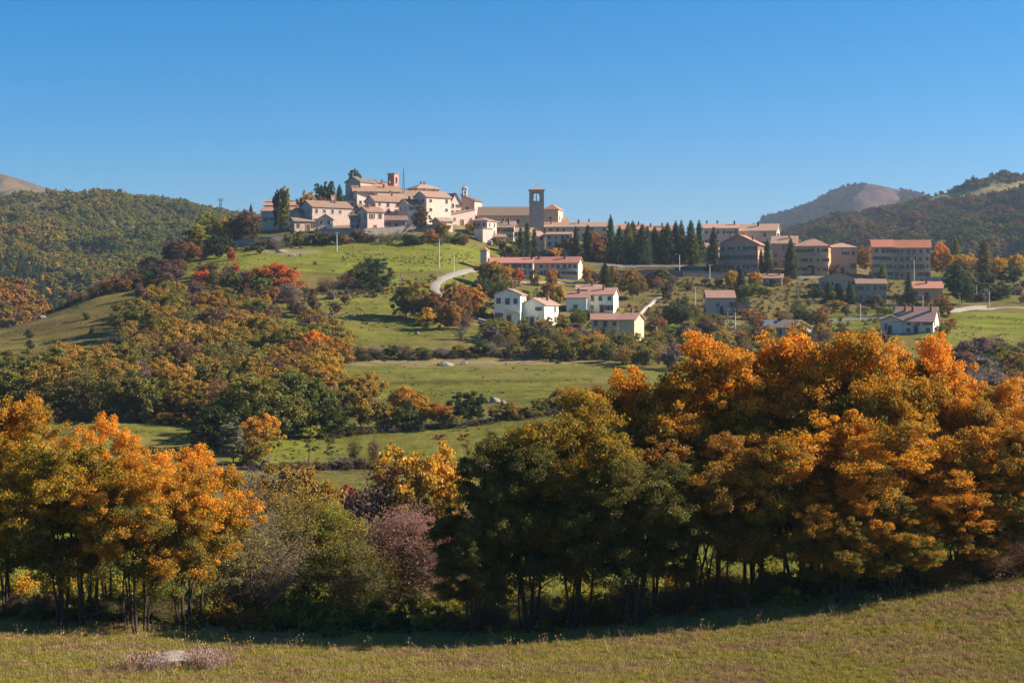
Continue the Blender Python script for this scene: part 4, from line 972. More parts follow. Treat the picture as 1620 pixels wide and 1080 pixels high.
# terraced red-roofed row
H('left half of the long low building with a coral red roof',776,843,437,416,408,rz=-3,dep=9,win=(8,2),wall=(.38,.34,.35),rc=(.60,.25,.20),mat=M_PLAS,chim=4,darkch=True,name='terrace_house',side=0,wskip=.05)
H('right half of the long coral-roofed building with a sunlit pink gable',844,914,438,416,407,rz=-12,dep=9,win=(8,2),wall=(.50,.42,.40),rc=(.60,.25,.20),mat=M_PLAS,chim=4,darkch=True,name='terrace_house',side=0,wskip=.05,balc=[(.45,.98,.42)])
H('little transformer tower with a red cap at the left end of the coral roof',760,770,428,397,392,rz=-18,dep=3,roof='hip',win=(1,1),side=1,wall=(.36,.35,.36),rc=(.56,.22,.15),chim=0,door=False,name='transformer_tower',cat='tower',ov=.2)
H('white house with a tall slanting roof at the left of the terraced white pair',782,823,512,466,457,rz=-8,dep=12,roof='gable',win=(3,2),wall=(.74,.74,.74),mat=M_PLAS,rc=(.4,.26,.22),chim=1,balc=[(.45,.98,.4)],name='white_house')
H('white gabled house with a stack of sunlit balconies on its right side',824,861,514,482,472,rz=-26,dep=9,roof='gable',win=(2,2),side=2,wall=(.76,.76,.76),mat=M_PLAS,rc=(.40,.27,.23),chim=2,name='white_house')
H('white house with overlapping pink roofs right of the white pair',896,928,494,471,462,rz=-5,dep=8,win=(2,1),wall=(.74,.72,.72),mat=M_PLAS,rc=(.52,.3,.25),chim=1,name='white_house')
H('tall white wing with a pink roof and sunlit gable end',930,970,494,466,456,rz=-12,dep=10,win=(3,2),side=2,wall=(.76,.73,.71),mat=M_PLAS,rc=(.52,.3,.25),chim=1,name='white_house')
H('pink-roofed rear part of the white house',912,952,478,458,451,rz=-6,dep=8,win=(2,1),wall=(.74,.7,.68),mat=M_PLAS,rc=(.52,.32,.27),chim=1,name='white_house',door=False)
H('low left half of the yellow house',936,978,533,506,497,rz=-4,dep=9,win=(3,2),wall=(.56,.44,.24),mat=M_PLAS,rc=(.52,.28,.23),chim=0,name='yellow_house')
H('tall blank yellow block with glowing balconied right side',979,1003,543,506,496,rz=-20,dep=9,win=(0,0),wall=(.52,.44,.30),mat=M_PLAS,rc=(.52,.28,.23),chim=1,name='yellow_house',door=False)
# lattice mast and pylon
def lattice(label,px,base,top,wb,D,name,arms=0,thin=.06):
    p=G(px,base,60,D)
    if D: p.z=-(base-HR)/K*p.y
    h=(base-top)/K*p.y; o=empty(name,p); tag(o,label,'mast'); b=MB(); n=max(6,int(h/1.6))
    for i in range(n):
        z0,z1=h*i/n,h*(i+1)/n; w0=wb*(1-.8*i/n)/2; w1=wb*(1-.8*(i+1)/n)/2
        C=[(-1,-1),(1,-1),(1,1),(-1,1)]
        for k in range(4):
            a,c=C[k],C[(k+1)%4]; b.tube((a[0]*w0,a[1]*w0,z0),(a[0]*w1,a[1]*w1,z1),thin,thin,4,cap=False); b.tube((a[0]*w0,a[1]*w0,z0),(c[0]*w1,c[1]*w1,z1),thin*.6,thin*.6,4,cap=False); b.tube((a[0]*w0,a[1]*w0,z0),(c[0]*w0,c[1]*w0,z0),thin*.6,thin*.6,4,cap=False)
    b.build('lattice',[M_METAL],o); 
    for i in range(arms):
        q=MB(); z=h*(.97-.06*i); q.box((0,0,z),(2.4-.5*i,.14,.14)); q.build('crossarm',[M_METAL],o)
    return o,h
o,h=lattice('slender lattice radio mast rising behind the clock tower',638.5,305,268,.9,640,'radio_mast',thin=.08)
b=MB(); b.tube((0,0,h),(0,0,h+2.8),.06,.03,5); b.build('antenna',[M_METAL],o)
lattice('lattice power pylon on the skyline left of the old town',349,352,314,1.5,560,'power_pylon',arms=2,thin=.07)

for px,b_,t_,lamp,wood,lab in (
 (533,398,367,0,0,'pale pole on the green slope directly under the long stone house'),
 (529,496,462,0,1,'thin wooden pole standing alone in the middle of the lower meadow'),
 (634,466,432,0,1,'thin wooden pole at the top edge of the lower meadow'),
 (695,424,378,0,0,'pole beside the dark bushes on the upper green slope'),
 (718,430,403,1,0,'street lamp at the bend of the pale gravel road'),
 (1075,438,403,1,0,'street lamp in front of the retaining wall under the spruces'),
 (1123,443,418,0,0,'thick pale pole at the right end of the retaining wall'),
 (1100,490,455,0,0,'pale pole left of the low pink-roofed cottage'),
 (1151,521,488,0,1,'left one of two poles beside the street below the pink cottage'),
 (1163,521,495,0,0,'right one of two poles beside the street below the pink cottage'),
 (1039,546,516,1,0,'street lamp right of the tall yellow block'),
 (1263,476,440,0,1,'thin pole standing in the olive grass below the ochre house'),
 (1311,516,487,0,1,'wooden pole by the street right of the pale shed'),
 (1361,506,480,1,0,'street lamp by the terraced gardens left of the twin-roofed house'),
 (1446,448,410,1,0,'tall street lamp in front of the ochre flats'),
 (1414,442,428,1,0,'short street lamp at the foot of the ochre flats'),
 (1460,492,468,1,0,'curved-arm street lamp behind the twin-roofed house'),
 (1518,492,463,0,1,'wooden pole behind the low wall above the right pasture'),
 (1545,476,450,1,0,'street lamp in front of the dark clipped hedge'),
 (1565,489,461,1,0,'street lamp beside the bright end of the pasture road'),
 (1436,470,452,0,1,'short wooden pole on the bank right of the ochre house')):
    pole(px,b_,t_,bool(lamp),bool(wood),lab)
vehicle(1221,519,'white van parked by the street above the orange treetops',(.75,.76,.78),'van',rz=8)
vehicle(1219,441,'white car parked below the brown balcony house',(.75,.75,.75),rz=15)
vehicle(1378,436,'silver car parked beside the round orange tree',(.5,.5,.52),rz=80)
vehicle(941,412,'white car parked at the left end of the spruce row',(.75,.75,.75),rz=-20)
vehicle(1094,416,'white car parked between the last spruces of the row',(.75,.75,.75),rz=10)
vehicle(804,408,'red car parked under the church nave',(.4,.03,.03),rz=0)
vehicle(1420,440,'dark car parked at the foot of the ochre flats',(.05,.06,.08),rz=5)

# rocks
for i,(px,row,w,h,lab) in enumerate(((782,636,22,9,'large white boulder at the lower edge of the middle meadow'),(797,640,12,6,'smaller white boulder right of the large one in the middle meadow'),
 (660,529,9,5,'single pale stone in the grass of the lower meadow'),(758,535,18,6,'pale rock heap beside the bare tree below the white house'),
 (705,578,30,5,'long pale rock ledge under the hedge of the middle meadow'),(735,576,14,4,'short pale rock at the right end of the rock ledge'),
 (850,566,34,6,'pale rocky step at the top right of the middle meadow'),(883,564,16,4,'small pale rock beside the rocky step'),
 (487,586,22,16,'white quarry face left of the middle meadow'),(502,594,18,10,'broken white rocks at the foot of the quarry face'),
 (282,474,14,7,'white rock cut beside the upper path on the left slope'),(272,480,9,6,'small white rock below the rock cut'),
 (68,503,18,4,'pale rock strip on the left meadow'),(700,765,26,12,'pinkish rock by the dark tree at the field corner'),
 (445,399,24,4,'pale bare rock patch on the upper green slope'),(462,405,16,3,'small bare rock below the upper rock patch'))):
    rock(px,row,w,h,lab,seed=i,dmin=120)
slab=rock(262,1056,86,12,'flat grey rock slab lying in the dry field grass',seed=77,dmin=45,flat=.4)
slab.scale=(1,.7,.9)

fr=empty('post_fence',G(575,686,180)); tag(fr,'thin wooden post fence along the lower edge of the field hedge','fence')
fo=Vector(fr.location); last=None
for i in range(26):
    x=575+i*8.2; p=G(x,686-i*.62,180)-fo; q=MB(); q.box((p.x,p.y,p.z+.55),(.13,.13,1.4)); q.build('post',[M_WOODP],fr)
    if last is not None:
        q=MB()
        for hh in (.5,1.0): q.tube((last.x,last.y,last.z+hh),(p.x,p.y,p.z+hh),.018,.018,4,cap=False)
        w=q.build('wire',[M_METAL],fr); w['kind']='stuff'
    last=p
# ------------------------------------------------------------------ near hedgerow trees
COLS['maple']=((.13,.13,.02),(.66,.285,.02),'orange'); COLS['maplegreen']=((.09,.095,.016),(.42,.25,.02),'dark olive'); COLS['maplegold']=((.13,.14,.022),(.62,.30,.022),'golden orange')
COLS['shademaple']=((.06,.075,.016),(.15,.13,.022),'dark green'); COLS['redtwig']=((.19,.14,.08),(.38,.17,.12),'reddish'); COLS['olivetwig']=((.15,.14,.05),(.32,.27,.08),'olive')  # first entry darkens leaves to paint in the shade of neighbouring trees
def near(kind,px,D,top,width,col,label,cat=None,name=None):
    x=(px-CX)/K*D; g=gz(x,D); h=(HR-top)/K*D-g
    return plant(kind,px,0,width=width,col=col,label=label,D=D,hm=h,cat=cat,name=name)
near('near0',-70,80,640,250,'maplegold','orange maple cut by the left edge of the picture')
near('near1',12,82,626,190,'maplegold','tallest golden maple at the left end of the hedgerow')
near('near2',168,85,660,170,'maple','orange maple directly right of the tallest left one')
near('near3',100,77,690,230,'maplegreen','lower olive maple standing in front of the left orange maples')
near('near1',292,79,710,210,'maple','orange maple at the right end of the left tree group')
near('near2',225,76.5,715,200,'maplegold','low golden maple with bare dark stems in the left group')
near('nearbush0',325,84,800,180,'olivetwig','grey olive thicket tree beside the left maples')
near('nearbush1',395,85.5,800,190,'olivetwig','half bare shrub with tangled grey twigs left of the round olive shrub')
near('nearbush0',480,91,783,190,'yellowgreen','large round olive shrub in the middle of the hedgerow')
near('nearbush2',430,90,750,170,'ochre','ochre shrub behind the tangled grey shrub')
near('nearbush2',560,90,850,150,'yellowgreen','low sparse shrub between the olive and the red shrubs')
near('nearbush2',635,93,795,200,'redtwig','reddish twiggy shrub left of the dark maples')
near('nearbush0',695,94,815,130,'redtwig','thin reddish shrub touching the dark maples')
near('nearbush2',588,93,835,150,'rust','low rust brown twiggy shrub left of the red shrub')
near('near3',750,76.5,790,160,'shademaple','low shade-dark green lobe at the left end of the right tree group')
near('near1',838,77.5,688,210,'shademaple','shade-dark green maple over the field corner')
near('near0',915,78.5,622,240,'maplegreen','dark olive maple with an orange top edge')
near('near2',1000,85,586,250,'maple','orange-topped maple left of centre in the right group')
near('near3',1000,77,720,230,'shademaple','shade-dark lower maple in front of the orange-topped one')
near('near0',1100,84,556,260,'maple','broad orange maple under the pink-roofed cottage')
near('near1',1195,86,526,260,'maple','tall orange maple whose top hides the village street')
near('near2',1130,78.5,690,230,'amber','shaded amber maple in the front of the right group')
near('near3',1300,85,530,270,'maple','orange maple directly below the tan-roofed shed')
near('near0',1385,83,528,250,'maplegold','golden maple in front of the twin-roofed house')
near('near2',1455,84,534,220,'maple','highest orange maple with a pointed top near the pasture')
near('near1',1260,78.5,680,250,'maplegold','olive and gold maple at the front under the tall ones')
near('near3',1400,78.5,650,240,'maplegold','golden maple at the front with lit drooping sprays')
near('near1',1530,82,598,190,'maplegold','narrow golden maple on the right shoulder of the group')
near('near2',1600,79,640,210,'maplegold','golden maple with visible forked stems near the right edge')
near('near0',1510,78,740,200,'maple','low orange maple at the right foot of the group')
near('near0',1425,76,800,150,'maplegold','low golden maple spray hanging over the field at the right foot')
near('near2',1330,76,770,160,'maple','small orange maple standing forward of the front golden maple')
near('near3',1690,82,660,230,'maplegold','golden maple cut by the right edge of the picture')
near('nearbush2',1570,78.5,850,170,'rust','rust brown shrub at the foot of the rightmost maples')
near('nearbush1',1630,79,830,170,'redtwig','reddish bare shrub in the right corner above the field')
near('nearbush2',1490,78,880,130,'maplegold','small golden shrub at the field edge under the right maples')
for i,(x,t,k,c,w) in enumerate(((770,905,'nearbush2','shademaple',90),(850,895,'nearbush1','olivetwig',100),(925,900,'nearbush2','olive',90),(1000,880,'nearbush1','shademaple',100),(1075,880,'nearbush2','olivetwig',90),(1150,860,'nearbush2','maplegreen',100),(1230,860,'nearbush1','olivetwig',100),(1300,850,'nearbush2','olive',90),(60,895,'nearbush1','shademaple',110),(150,905,'nearbush2','olivetwig',90),(250,900,'nearbush1','maplegreen',100))):
    near(k,x,80.5,t+40,w,c,'low tangled %s shrub under the maples, %s'%(COLS[c][2],('under the low dark lobe','under the dark maple at the field corner','under the dark olive maple','under the orange-topped maple','below the pink-roofed cottage','under the amber maple','under the front golden maple','left of the forward orange maple','at the far left trunks','under the left orange maples','at the right end of the left group')[i]))
# between the hedgerow and the fields
near('oak1',470,112,732,150,'ochre','round ochre tree behind the olive shrub')
near('bare1',425,115,722,120,'purple','purplish half bare tree behind the hedgerow')
near('bare0',385,118,745,110,'grey','grey bare bush right of the left tree group')
near('oak3',660,118,702,150,'gold','golden yellow tree behind the red shrub')
near('bare1',610,117,735,130,'purple','purplish brown bush left of the golden tree behind the hedgerow')
near('oak0',700,122,716,90,'gold','smaller golden tree touching the right side of the golden tree')
near('bush1',560,122,765,80,'crimson','crimson bush low between the two round trees')
near('bush0',590,110,815,110,'green','green bush behind the red shrub')
near('bush2',725,125,785,70,'grey','grey brown bush at the field corner beside the dark maples')
near('bare0',665,105,800,110,'grey','grey bare bush under the golden tree')
# ------------------------------------------------------------------ trees of the middle ground, one by one
P=plant
P('oak2',400,708,590,150,'olive','large olive green tree where the wood meets the green field')
P('oak0',458,694,584,105,'green','tall green tree right of the large olive one')
P('oak3',500,692,600,80,'green','green tree at the left corner of the middle field')
P('oak1',352,715,640,90,'darkgreen','dark green tree under the left side of the large olive tree')
P('poplar0',368,737,668,40,'palegreen','pale grey-green tree shaped like a flame at the field corner',name='willow_tree')
P('oak4',412,722,655,70,'gold','small tree with golden sunlit side below the large olive tree')
P('bush1',395,735,690,50,'ochre','ochre bush right of the pale flame-shaped tree')
P('bush0',320,716,680,44,'orange','small orange bush at the right end of the left field')
P('thin1',487,738,672,44,'yellowgreen','fuzzy yellow green young tree, first of the row on the path')
P('thin1',525,735,690,30,'green','small round dark young tree, second of the row on the path')
P('thin0',560,738,684,28,'olive','thin sparse young tree, third of the row on the path')
P('thin0',592,739,684,24,'brown','thin brown young tree, fourth of the row on the path')
P('thin1',698,728,684,28,'rust','young tree peeping over the golden tree behind the hedgerow')
P('thin1',736,741,682,26,'amber','slim young tree with orange leaves standing alone by the path')
P('thin0',768,739,690,26,'olive','leaning young tree beside the dark maples')
P('bush0',540,740,722,40,'grey','low grey bush between the young trees on the path'); P('bush2',572,741,724,34,'purple','low purplish bush between the third and fourth young trees')
P('oak2',572,682,588,90,'ochre','big ochre tree rising from the hedge below the middle meadow')
P('oak1',535,690,640,60,'green','green tree left of the big ochre one')
P('bush2',612,680,640,48,'amber','amber bush right of the big ochre tree')
P('oak0',642,672,610,60,'gold','bright golden tree in the hedge')
P('oak4',640,680,640,50,'green','green tree in front of the bright golden one')
P('oak3',668,674,628,46,'gold','lower golden tree right of the bright golden one')
P('oak1',703,671,636,54,'orange','orange tree in the middle of the hedge')
P('oak2',742,669,618,62,'darkgreen','dark green tree in the hedge right of the orange one')
for i,(x,b_,t,w,c) in enumerate(((788,664,640,44,'olive'),(815,661,636,44,'ochre'),(842,658,640,36,'yellowgreen'),(858,655,628,36,'olive'),(880,652,612,38,'ochre'),(902,649,610,34,'orange'),(925,646,618,40,'amber'),(948,644,612,44,'ochre'))):
    P('bush%d'%(i%3),x,b_,t,w,c,'%s bush, %s of the hedge running right from the dark green tree'%(COLS[c][2],('first','second','third','fourth','fifth','sixth','seventh','last')[i]),name='hedge_bush')
for i,(x,b_,t,w,c) in enumerate(((512,566,545,40,'purple'),(540,566,538,38,'rust'),(565,566,544,40,'brown'),(592,566,546,36,'grey'),(618,566,545,36,'darkgreen'),(642,567,543,34,'brown'),(668,567,548,32,'green'),(700,566,546,36,'grey'),(728,566,545,34,'olive'),(755,564,540,40,'darkgreen'),(782,563,536,44,'grey'),(810,561,534,42,'purple'))):
    P('bush' if c in('darkgreen','green','olive') else 'bare',x,b_,t,w,c,'%s bush in the dark meadow hedge, %s from its left end'%(COLS[c][2],'first second third fourth fifth sixth seventh eighth ninth tenth eleventh last'.split()[i]),name='hedge_bush',dmin=250)
# upper meadow and slope
P('oak1',590,456,408,62,'darkgreen','dark round tree on the slope between the two green meadows',dmin=380)
P('oak3',568,458,420,40,'green','green tree left of the dark round slope tree',dmin=380)
P('bare1',546,458,428,36,'brown','brown bush on the slope left of the green tree',dmin=380); P('bare0',520,460,432,40,'rust','rust brown bush on the slope further left',dmin=380)
P('bush2',612,452,430,30,'olive','olive bush right of the dark round slope tree',dmin=380)
P('oak0',436,470,416,78,'redorange','big blazing red orange maple on the hillside',name='maple_tree',dmin=380)
P('bush0',410,474,432,44,'green','green bush at the left foot of the blazing maple',dmin=380); P('bare1',455,478,445,60,'grey','grey bush at the right foot of the blazing maple',dmin=380)
P('oak4',318,450,427,34,'redorange','small vivid orange-red tree on the left hillside',dmin=380)
P('oak2',370,474,428,34,'green','green tree left of the blazing maple',dmin=380); P('oak1',350,470,436,36,'olive','olive tree beside the green one on the left hillside',dmin=380)
P('bush1',365,413,391,16,'redorange','tiny scarlet tree beside the bare rock on the upper slope',dmin=420); P('bush1',371,430,415,16,'redorange','tiny scarlet bush just below the upper slope meadow',dmin=400)
P('oak0',240,432,401,40,'crimson','crimson tree on the crest at the left',dmin=380); P('oak3',222,436,412,26,'darkgreen','dark tree left of the crimson one on the crest',dmin=380)
P('bush0',411,402,388,16,'green','round green bush on the upper green slope',dmin=450); P('bare0',438,400,380,18,'grey','bare round bush on the upper green slope',dmin=450)
P('oak2',337,392,335,56,'yellowgreen','yellow green tree crowning the left hill beside the pylon',dmin=450); P('oak4',357,392,342,40,'ochre','ochre tree right of the yellow green one by the pylon',dmin=450)
P('poplar0',311,410,355,38,'yellowgreen','slender yellow green tree down the crest',name='broadleaf_tree',dmin=420)
P('oak1',283,414,374,50,'purple','dark purplish tree cluster on the left crest',dmin=420); P('oak0',268,412,384,30,'crimson','small reddish tree at the left of the crest cluster',dmin=420)
P('oak3',300,416,382,40,'rust','rust tree in front of the slender yellow green one',dmin=420)
P('oak2',345,410,372,50,'darkgreen','dark tree in front of the yellow green crown on the crest',dmin=450); P('bare1',322,412,380,40,'brown','brown bush on the crest left of the dark tree',dmin=430)
P('oak0',392,385,334,44,'brown','brownish tree left of the town\'s first house',dmin=480); P('oak1',374,388,345,36,'darkgreen','dark tree between the pylon and the town',dmin=480)
P('spruce0',397,382,322,18,'conifer','thin spruce top on the skyline left of the first house',dmin=480)
P('poplar0',451,372,295,19,'yellowgreen','right, taller and yellower of the two poplars at the town\'s left end',name='poplar_tree',dmin=500)
P('poplar0',438,372,301,15,'darkgreen','left, darker of the two poplars at the town\'s left end',name='poplar_tree',dmin=500)
P('oak3',486,332,286,32,'ochre','round tree with ochre side behind the old roofs',D=600); P('oak0',508,326,298,26,'rust','rust red tree between the old roofs and the dark gable',D=610)
P('oak3',507,326,283,17,'conifer','left of three dark pine crowns behind the rust red tree',D=622); P('oak1',519,326,281,18,'conifer','middle of three dark pine crowns behind the rust red tree',D=622); P('spruce0',537,322,272,22,'conifer','tall spruce touching the left of the dark gable',D=606); P('oak4',561,312,270,17,'conifer','dark pine crown behind the dark gable',D=650)
P('oak2',544,326,300,26,'rust','rust coloured tree at the foot of the dark gable',D=595)
P('bare0',607,302,274,18,'grey','bare tree left of the red clock tower',name='bare_tree',cat='tree',D=668)
P('oak1',666,360,324,30,'brown','round brown tree in front of the tall pale palazzo',D=566)
P('oak3',743,372,350,16,'gold','bright yellow tree under the sloping pink building',dmin=450); P('oak0',700,378,352,24,'ochre','ochre tree right of the stone retaining wall',dmin=450)
# hedge at the foot of the old town
rr=random.Random(5)
HC=['darkgreen','brown','olive','grey','purple','green','rust','darkgreen','brown','green']
_LM=['the two poplars','the narrow two-roofed house','the long stone house','the small gabled house','the dark archway house','the loggia house','the low shaded annexe','the stone retaining wall','the tall palazzo','the ramp building','the chapel','the square slope house']
_used={}
for i in range(26):
    x=404+i*13.2+rr.uniform(-3,3); c=HC[rr.randrange(10)]; b_=388+(6 if x<470 else 0)-3*math.sin((x-404)/340*3.1)+rr.uniform(-2,2)
    lm=_LM[min(11,int((x-404)/29))]; k=(c,lm); _used[k]=_used.get(k,0)+1; adj='' if _used[k]==1 else ('lower-set ' if _used[k]==2 else 'third ')
    P('bush' if rr.random()<.6 else 'bare',x,b_,b_-rr.uniform(14,24),rr.uniform(20,30),c,'%s%s bush on the slope below %s'%(adj,COLS[c][2],lm),dmin=420,cat='bush',name='bush')
# trees beside the pale road
for a in ((655,505,442,60,'ochre','oak2','ochre tree left of the pale gravel road bend'),(640,503,462,42,'green','bush0','green bush at the left foot of the ochre tree by the road'),(688,508,462,44,'rust','oak0','rust tree below the pale gravel road'),(676,515,486,36,'gold','bush1','golden bush under the rust tree'),
          (720,508,446,52,'rust','oak4','reddish brown tree right of the pale gravel road'),(745,506,450,44,'orange','oak3','orange tree between the road and the white house'),(708,522,476,44,'amber','oak1','amber tree below the reddish brown one'),(735,522,492,40,'brown','bare1','brown bush left of the curved pale wall'),(755,502,470,30,'olive','bush2','olive bush beside the white house drive'),
          (768,452,414,34,'ochre','oak0','ochre tree left of the little transformer tower'),(782,456,412,40,'ochre','oak2','ochre tree in front of the coral roof left end'),(798,456,418,32,'orange','oak3','orange tree right of the ochre one under the coral roof'),(760,470,440,40,'darkgreen','oak4','dark tree below the ochre trees by the coral roof'),(790,472,446,40,'green','oak1','green tree above the white house roof'),
          (821,452,423,19,'deeporange','bush0','first small round orange tree before the coral-roofed row'),(847,452,426,18,'amber','bush1','second and brownest small round tree before the coral-roofed row'),(873,453,424,19,'orange','bush2','third small round orange tree before the coral-roofed row'),
          (882,480,450,22,'gold','oak1','gold and orange tree between the white houses'),(868,478,446,26,'rust','oak2','rust tree behind the balcony house'),(929,448,422,16,'gold','oak0','small golden tree beside the lit pink gable'),
          (901,404,372,30,'olive','oak3','green and gold tree below the cream three-storey house'),(944,414,366,36,'rust','oak4','large rust brown tree left of the spruce row'),(880,410,392,26,'gold','bush0','golden bush right of the cypresses'),
          (957,455,414,28,'darkgreen','spruce1','dark conifer under the rust brown tree'),(973,452,420,20,'amber','oak1','amber tree right of the dark conifer'),(1000,474,424,46,'amber','oak2','mottled red and green tree at the top of the garden lane'),(1045,452,424,30,'green','oak0','green tree in front of the retaining wall'),(1028,452,430,20,'rust','bush1','rust bush left of the green tree by the retaining wall'),
          (1070,518,477,58,'darkgreen','oak2','broad dark green tree on the garden slope'),(1088,510,484,34,'olive','oak1','olive tree touching the broad dark green one'),(1040,532,500,34,'rust','oak3','rust tree left of the broad dark green one'),(1058,540,514,36,'green','bush0','green bush below the rust tree in the gardens'),
          (1158,455,427,24,'gold','oak4','left golden tree in front of the brown balcony house'),(1193,457,430,26,'gold','oak0','right golden tree in front of the brown balcony house'),(1172,486,424,30,'bluegreen','spruce2','tall bluish conifer between the two golden trees'),(1190,494,446,54,'green','pine0','umbrella pine right of the pink-roofed cottage'),
          (1214,438,378,24,'conifer','spruce0','dark spruce right of the brown balcony house'),(1251,440,376,28,'conifer','spruce1','dark spruce in front of the ochre house'),(1204,436,392,14,'conifer','spruce2','slim spruce against the lit side of the balcony house'),
          (1369,430,389,27,'amber','oak1','round amber tree left of the ochre flats'),(1396,444,418,18,'olive','spruce1','small olive conifer before the ochre flats'),
          (1489,438,384,40,'orange','oak2','large orange tree right of the ochre flats'),(1512,430,376,24,'olive','spruce0','dark conifer behind the orange trees'),(1526,440,401,46,'gold','oak3','wide golden tree between two conifers'),(1557,446,376,36,'olive','spruce2','tallest olive conifer at the right of the village'),(1581,446,406,30,'gold','oak4','golden tree right of the tallest conifer'),(1607,440,402,30,'gold','oak0','golden tree near the right edge above the dark hedge'),
          (1521,480,418,52,'darkgreen','oak1','broad dark evergreen tree below the golden trees'),(1600,452,420,40,'darkgreen','oak2','dark evergreen tree at the right edge of the village'),(1560,474,448,44,'darkgreen','bush1','dark clipped bush by the street lamp'),(1585,474,450,40,'darkgreen','bush2','second dark clipped bush nearer the right edge'),
          (1438,482,438,24,'conifer','spruce1','small dark spruce left of the bright orange roof'),(1491,506,466,30,'rust','oak3','rust red tree above the pasture corner'),(1478,512,486,26,'darkgreen','bush0','dark bush behind the twin-roofed house'),(1502,520,502,26,'orange','bush1','orange bush at the top left corner of the pasture'),(1490,535,512,26,'olive','oak4','olive tree right of the twin-roofed house'),
          (1310,478,444,22,'conifer','spruce2','dark garden conifer in front of the brown-roofed house'),(1328,480,448,24,'conifer','spruce0','second garden conifer in front of the brown-roofed house'),(1345,480,446,22,'conifer','spruce1','third garden conifer beside the two-storey ochre house'),(1290,470,452,30,'darkgreen','bush2','dark hedge bush at the end of the olive grass'),
          (1320,494,474,34,'ochre','bush0','ochre bush below the garden conifers'),(1270,520,486,38,'green','oak0','green tree above the tan-roofed shed'),(1250,508,488,30,'grey','bare0','grey bush beside the tan-roofed shed'),(1300,525,490,36,'amber','oak1','amber tree right of the tan-roofed shed'),(1285,432,412,40,'grey','bush1','grey hedge bush below the ochre house balconies'),(1310,434,418,30,'brown','bush2','brown hedge bush below the orange corner'),
          (1400,500,484,30,'green','bush0','green bush beneath the two-storey ochre house'),(1385,482,466,30,'purple','bush1','purplish bush at the corner of the two-storey ochre house'),(1470,480,464,40,'purple','bare0','purplish bush row under the bright orange roof'),
          (1104,508,490,30,'olive','bush1','olive bush left of the pink-roofed cottage'),(1130,508,494,26,'olive','bush2','olive bush before the pink-roofed cottage'),(1183,506,488,34,'rust','bush0','rust bush under the umbrella pine')):
    P(a[5],a[0],a[1],a[2],a[3],a[4],a[6],dmin=330)
P('cypress0',824,408,360,15,'conifer','left of three cypresses below the church',dmin=450); P('cypress0',834,408,352,17,'conifer','tallest, middle cypress below the church',dmin=450); P('cypress0',845,408,362,15,'conifer','right of three cypresses below the church',dmin=450)
P('spruce0',911,396,344,22,'conifer','spruce in front of the long grey building',D=572); P('spruce1',930,402,345,26,'bluegreen','bluish spruce left of the rust brown tree',D=570)
for i,(x,t,w) in enumerate(((968,342,26),(980,358,24),(992,350,26),(1002,346,26),(1015,349,30),(1026,360,28),(1036,358,26),(1047,356,28),(1057,349,26),(1068,352,26),(1080,349,26),(1093,347,28),(1104,345,26),(1130,354,22))):
    P('spruce%d'%(i*2%3),x+(i*7%5-2),414+(i*5%7)-3 if x<1120 else 430,t+(i*11%9)-3,w*(.95+.09*(i*3%5)),('conifer','bluegreen','olive','green')[(i*5)%4] if i>1 else 'conifer','%s spruce of the dark row behind the retaining wall, counted from the left'%('first second third fourth fifth sixth seventh eighth ninth tenth eleventh twelfth thirteenth fourteenth'.split()[i]),group='spruce row behind the retaining wall',dmin=480)
P('bare0',727,537,508,30,'grey','lone bare tree casting a shadow on the lower meadow',name='bare_tree',cat='tree')

